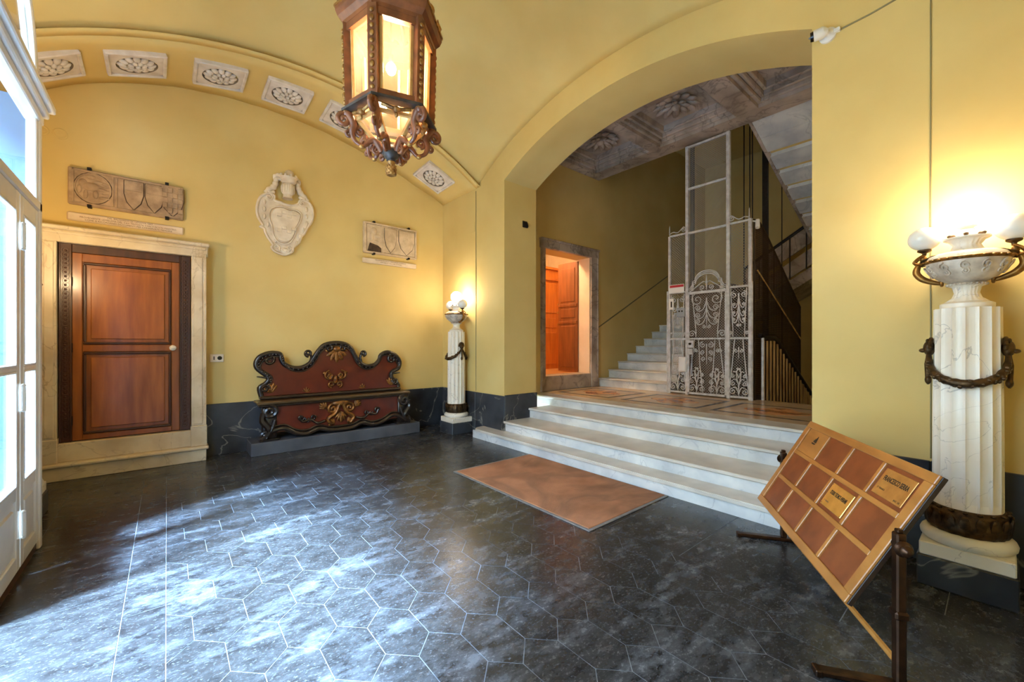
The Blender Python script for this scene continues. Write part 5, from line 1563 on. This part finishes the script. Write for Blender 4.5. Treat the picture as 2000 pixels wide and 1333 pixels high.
# open leaf, hinged on the right side, swung into the room
ol = Vector((6.555,YW+.29,0)); od = Vector((-.08,.997,0)).normalized()
mdo = Matrix(((od.x,-od.y,0,ol.x),(od.y,od.x,0,ol.y),(0,0,1,0),(0,0,0,1)))
def lb(x0,x1,y0,y1,z0,z1,b,name,mat,par):
    w = MB(); w.m = mdo; w.box(x0,x1,y0,y1,z0,z1,b); return w.build(name, mat, par)
lf = lb(0,.52,-.02,.02,.90,3.19,.004,'leaf',M['walnut'],d2)
for (z0, z1) in ((.98,1.86),(2.02,2.22),(2.36,3.08)):
    lb(.07,.45,-.03,.03,z0,z1,.012,'panel',M['walnut'],lf)
for z in (1.93,2.29): lb(.02,.50,-.035,.035,z-.03,z+.03,.006,'rail',M['walnut'],lf)
for z in (1.90,2.15,2.33): lb(.515,.535,-.035,.035,z-.02,z+.02,.004,'latch',M['brass_dull'],lf)
# oak panelled screen deeper in the lobby
sc2 = thing('oak_screen', 'orange oak panelled lobby screen seen through the lit doorway', 'wall panel', (5.9,7.05,DZ0))
MB().box(5.0,8.1,7.0,7.06,DZ0,3.30,.004).build('boards', M['oak'], sc2)
for xa in (5.1,5.85,6.6,7.35):
    for (z0, z1) in ((.99,1.75),(1.87,2.10),(2.22,2.94)):
        MB().box(xa,xa+.66,6.985,7.0,z0,z1,.01).build('panel', M['oak'], sc2)
MB().box(4.98,8.12,6.96,7.07,3.0,3.06,.008).build('rail', M['oak'], sc2); MB().box(4.98,8.12,6.95,7.07,3.26,3.32,.008).build('cornice', M['oak'], sc2)
rl = thing('lobby_lamp', 'round ceiling lamp in the lit room behind the doorway', 'lamp', (5.6,6.35,3.95))
MB().ball((5.6,6.3,3.9), .16, (1,1,.7), 16, 10).build('globe', emit('lobby_lamp_glow', (1,.72,.42,1), 170.0), rl, smooth=60)
MB().box(5.5,5.7,6.2,6.4,4.0,4.1,.01).build('ceiling_plate', M['plastic'], rl)

# ================================================================== GLAZED ENTRANCE SCREEN
XS = -.72
d3 = structure('door_3', 'white painted glazed entrance screen with tall panes and folding leaves', (XS,3.9,0))
def sbx(y0,y1,z0,z1,name='frame_bar',b=.006,x0=-.02,x1=.02,mat='white_paint',par=None):
    return MB().box(XS+x0,XS+x1,y0,y1,z0,z1,b).build(name, M[mat], par or d3)
def glazed_leaf(y0, y1):
    lf_ = sbx(y0,y0+.075,.06,2.40,'leaf',.006)
    sbx(y1-.075,y1,.06,2.40,'stile',.006,par=lf_)
    for (a, b) in ((.06,.16),(.50,.58),(2.28,2.40)): sbx(y0+.075,y1-.075,a,b,'rail',.006,par=lf_)
    sbx(y0+.075,y1-.075,1.29,1.315,'glazing_bar',.004,-.014,.022,par=lf_)
    sbx(y0+.075,y1-.075,.16,.50,'kick_panel',.004,-.010,.008,par=lf_)
    sbx(y0+.11,y1-.11,.20,.46,'raised_field',.012,-.02,.018,par=lf_)
    for (a, b) in ((.58,1.29),(1.315,2.28)):
        sbx(y0+.07,y1-.07,a,b,'pane',0,-.003,.003,'glass',lf_)
        for (c0,c1,e0,e1) in ((y0+.075,y0+.09,a,b),(y1-.09,y1-.075,a,b),(y0+.09,y1-.09,a,a+.015),(y0+.09,y1-.09,b-.015,b)):
            sbx(c0,c1,e0,e1,'glazing_bead',.003,.003,.024,par=lf_)
    return lf_
glazed_leaf(3.935,4.395)
glazed_leaf(3.30,3.92)
glazed_leaf(.55,1.10)
MB().box(XS-.012,XS+.012,3.30,4.395,.0,.058).build('draught_strip', M['dark_wood'], d3)
for z in (2.13,1.12,.33):
    w = MB(); w.box(XS+.02,XS+.03,3.935,3.99,z-.055,z+.055,.003); w.tube([(XS+.034,3.93,z-.07),(XS+.034,3.93,z+.07)], .011, 8); w.ball((XS+.034,3.93,z+.078), .012, (1,1,1), 8, 6); w.ball((XS+.034,3.93,z-.078), .012, (1,1,1), 8, 6)
    w.build('hinge', M['white_paint'], d3, smooth=40)
    MB().box(XS+.0205,XS+.031,3.945,3.965,z-.02,z+.015).build('hinge_gap', M['iron_black'], d3)
# fixed frame, transom lights and fanlight
sbx(4.395,4.46,0,3.10,'mullion',.008,-.04,.03)
sbx(.45,.55,0,3.10,'mullion',.008,-.04,.03)
sbx(.45,4.46,2.40,2.47,'transom_rail',.008,-.03,.03)
for (a, b) in ((.55,2.0),(2.0,3.35),(3.35,4.395)):
    sbx(a,a+.05,2.47,3.06,'transom_bar',.006); sbx(b-.05,b,2.47,3.06,'transom_bar',.006)
    sbx(a+.04,b-.04,2.46,3.06,'pane',0,-.003,.003,'glass')
w = MB()
for (x1, z0, z1) in ((.035,3.04,3.10),(.06,3.10,3.15),(.09,3.15,3.20),(.07,3.20,3.23)): w.box(XS-.05,XS+x1,.40,4.47+x1*.5,z0,z1,.008)
w.build('transom_cornice', M['white_paint'], d3)
yc_, ry, rz = 2.45, 1.98, 1.35
arc = [(yc_+ry*math.cos(a), 3.22+rz*math.sin(a)) for a in [PI*k/32 for k in range(33)]]
ain = [(yc_+(ry-.14)*math.cos(a), 3.22+(rz-.14)*math.sin(a)) for a in [PI*k/32 for k in range(33)]]
w = MB()
vs = []; fs = []
for (x) in (XS-.03, XS+.02):
    vs += [(x,p[0],p[1]) for p in arc]+[(x,p[0],p[1]) for p in ain]
n_ = 33
for i in range(n_-1):
    fs += [(i,i+1,n_+i+1,n_+i),(2*n_+i+1,2*n_+i,3*n_+i,3*n_+i+1),(i+1,i,2*n_+i,2*n_+i+1),(n_+i,n_+i+1,3*n_+i+1,3*n_+i)]
w.add(vs, fs); w.build('fanlight_frame', M['white_paint'], d3)
w = MB(); w.tube([(XS+.022,p[0],p[1]) for p in ain], .012, 6); w.build('fanlight_bead', M['white_paint'], d3, smooth=50)
for a in (PI/4, PI/2, 3*PI/4):
    w = MB(); w.tube([(XS,yc_+.3*math.cos(a),3.22+.2*math.sin(a)),(XS,yc_+(ry-.1)*math.cos(a),3.22+(rz-.1)*math.sin(a))], .018, 6); w.build('fanlight_bar', M['white_paint'], d3, smooth=50)
MB().prism([(p[0],p[1]) for p in ain], 'yz', XS-.003, XS+.003).build('pane', M['glass'], d3)
# timber return between screen and wall
MB().box(XL,XS-.03,4.42,4.46,0,3.2,.004).build('return_panel', M['vestibule'], d3)
MB().box(XL,XS-.03,.45,.49,0,3.2,.004).build('return_panel', M['vestibule'], d3)

# ================================================================== SMALL FITTINGS
cc = thing('cctv_camera', 'white bullet camera with black lens mounted at the right springing of the arch', 'camera', (3.9,.90,3.84))
w = MB(); w.m = Matrix.Translation((XB,.87,3.845)) @ Matrix.Rotation(-PI/2,4,'Y'); w.lathe([(.055,0),(.055,.02),(.03,.035),(.018,.06)], segs=20); w.build('mount', M['plastic'], cc, smooth=45)
w = MB(); w.tube([(XB-.06,.87,3.845),(XB-.075,.885,3.845),(XB-.085,.94,3.842)], [.03,.042,.04], 14); bd = w.build('camera_body', M['plastic'], cc, smooth=45)
w = MB(); w.tube([(XB-.086,.943,3.842),(XB-.091,.962,3.841)], [.037,.032], 14); w.build('lens_cap', M['black_gloss'], bd, smooth=45)
w = MB(); w.ball((XB-.094,.965,3.836), .008, (1,1,1), 8, 6); w.build('lens', M['plastic_grey'], bd)
MB().box(XB-.03,XB,.79,.83,3.835,3.865,.004).build('junction_box', M['plastic'], cc)
def cable(pts, label, r=.006):
    tag(MB().tube(pts, r, 6).build('wall_cable', M['cable'], smooth=50), label, 'cable')
cable([(XB-.004,.80,3.85),(XB-.004,.62,3.86),(XB-.004,.40,3.89),(XB-.004,.05,3.95)], 'thin cable running up the wall from the bullet camera')
cable([(XB-.004,YB1,.69),(XB-.004,YB1,4.0)], 'thin vertical cable on the wall beside the far column lamp', .005)
cable([(XB-.004,YB0,.69),(XB-.004,YB0,3.9)], 'thin vertical cable on the wall behind the foreground column lamp', .004)
so = thing('wall_socket', 'cream double socket plate on the wall right of the wooden door', 'socket', (.505,YA,1.275))
pt_ = MB().box(.43,.58,YA-.018,YA,1.225,1.33,.006).build('plate', M['plaque'], so)
w = MB(); w.m = Matrix.Translation((.535,YA-.018,1.278)) @ Matrix.Rotation(PI/2,4,'X'); w.lathe([(.026,0),(.026,.003),(.02,.004),(.004,.004)], segs=18); w.build('socket_hole', M['black_gloss'], pt_)
MB().box(.468,.48,YA-.021,YA-.017,1.255,1.30).build('switch', M['soot'], pt_)
bk = thing('cable_stub', 'small black cut cable stub on the arch jamb', 'bracket', (4.3,AY1,3.36))
w = MB()
for k in range(5): w.tube(catmull([(4.30+.02*k,AY1-.005,3.40),(4.29+.02*k,AY1-.03,3.37),(4.31+.02*k,AY1-.02,3.33),(4.30+.02*k,AY1-.006,3.31)],4), .008, 5)
w.build('cable_ends', M['iron_black'], bk)
MB().box(4.29,4.39,AY1-.012,AY1,3.31,3.41,.003).build('back_plate', M['iron_black'], bk)
jb = tag(MB().box(XB-.006,XB,5.64,5.80,3.34,3.50,.002).build('cover_plate', M['plaster']), 'painted over square cover plate high on the wall near the corner', 'cover plate')

for x, r, lb_ in ((-1.03,.05,'smaller of two painted over round covers high on the wall above the door'),(-.90,.06,'larger of two painted over round covers high on the wall above the door')):
    w = MB(); w.m = Matrix.Translation((x,YA,3.78)) @ Matrix.Rotation(PI/2,4,'X'); w.lathe([(r,0),(r,.006),(r*.82,.010),(r*.6,.005),(r*.4,.008),(.004,.008)], segs=20)
    tag(w.build('round_cover', M['plaster'], smooth=40), lb_, 'cover plate')
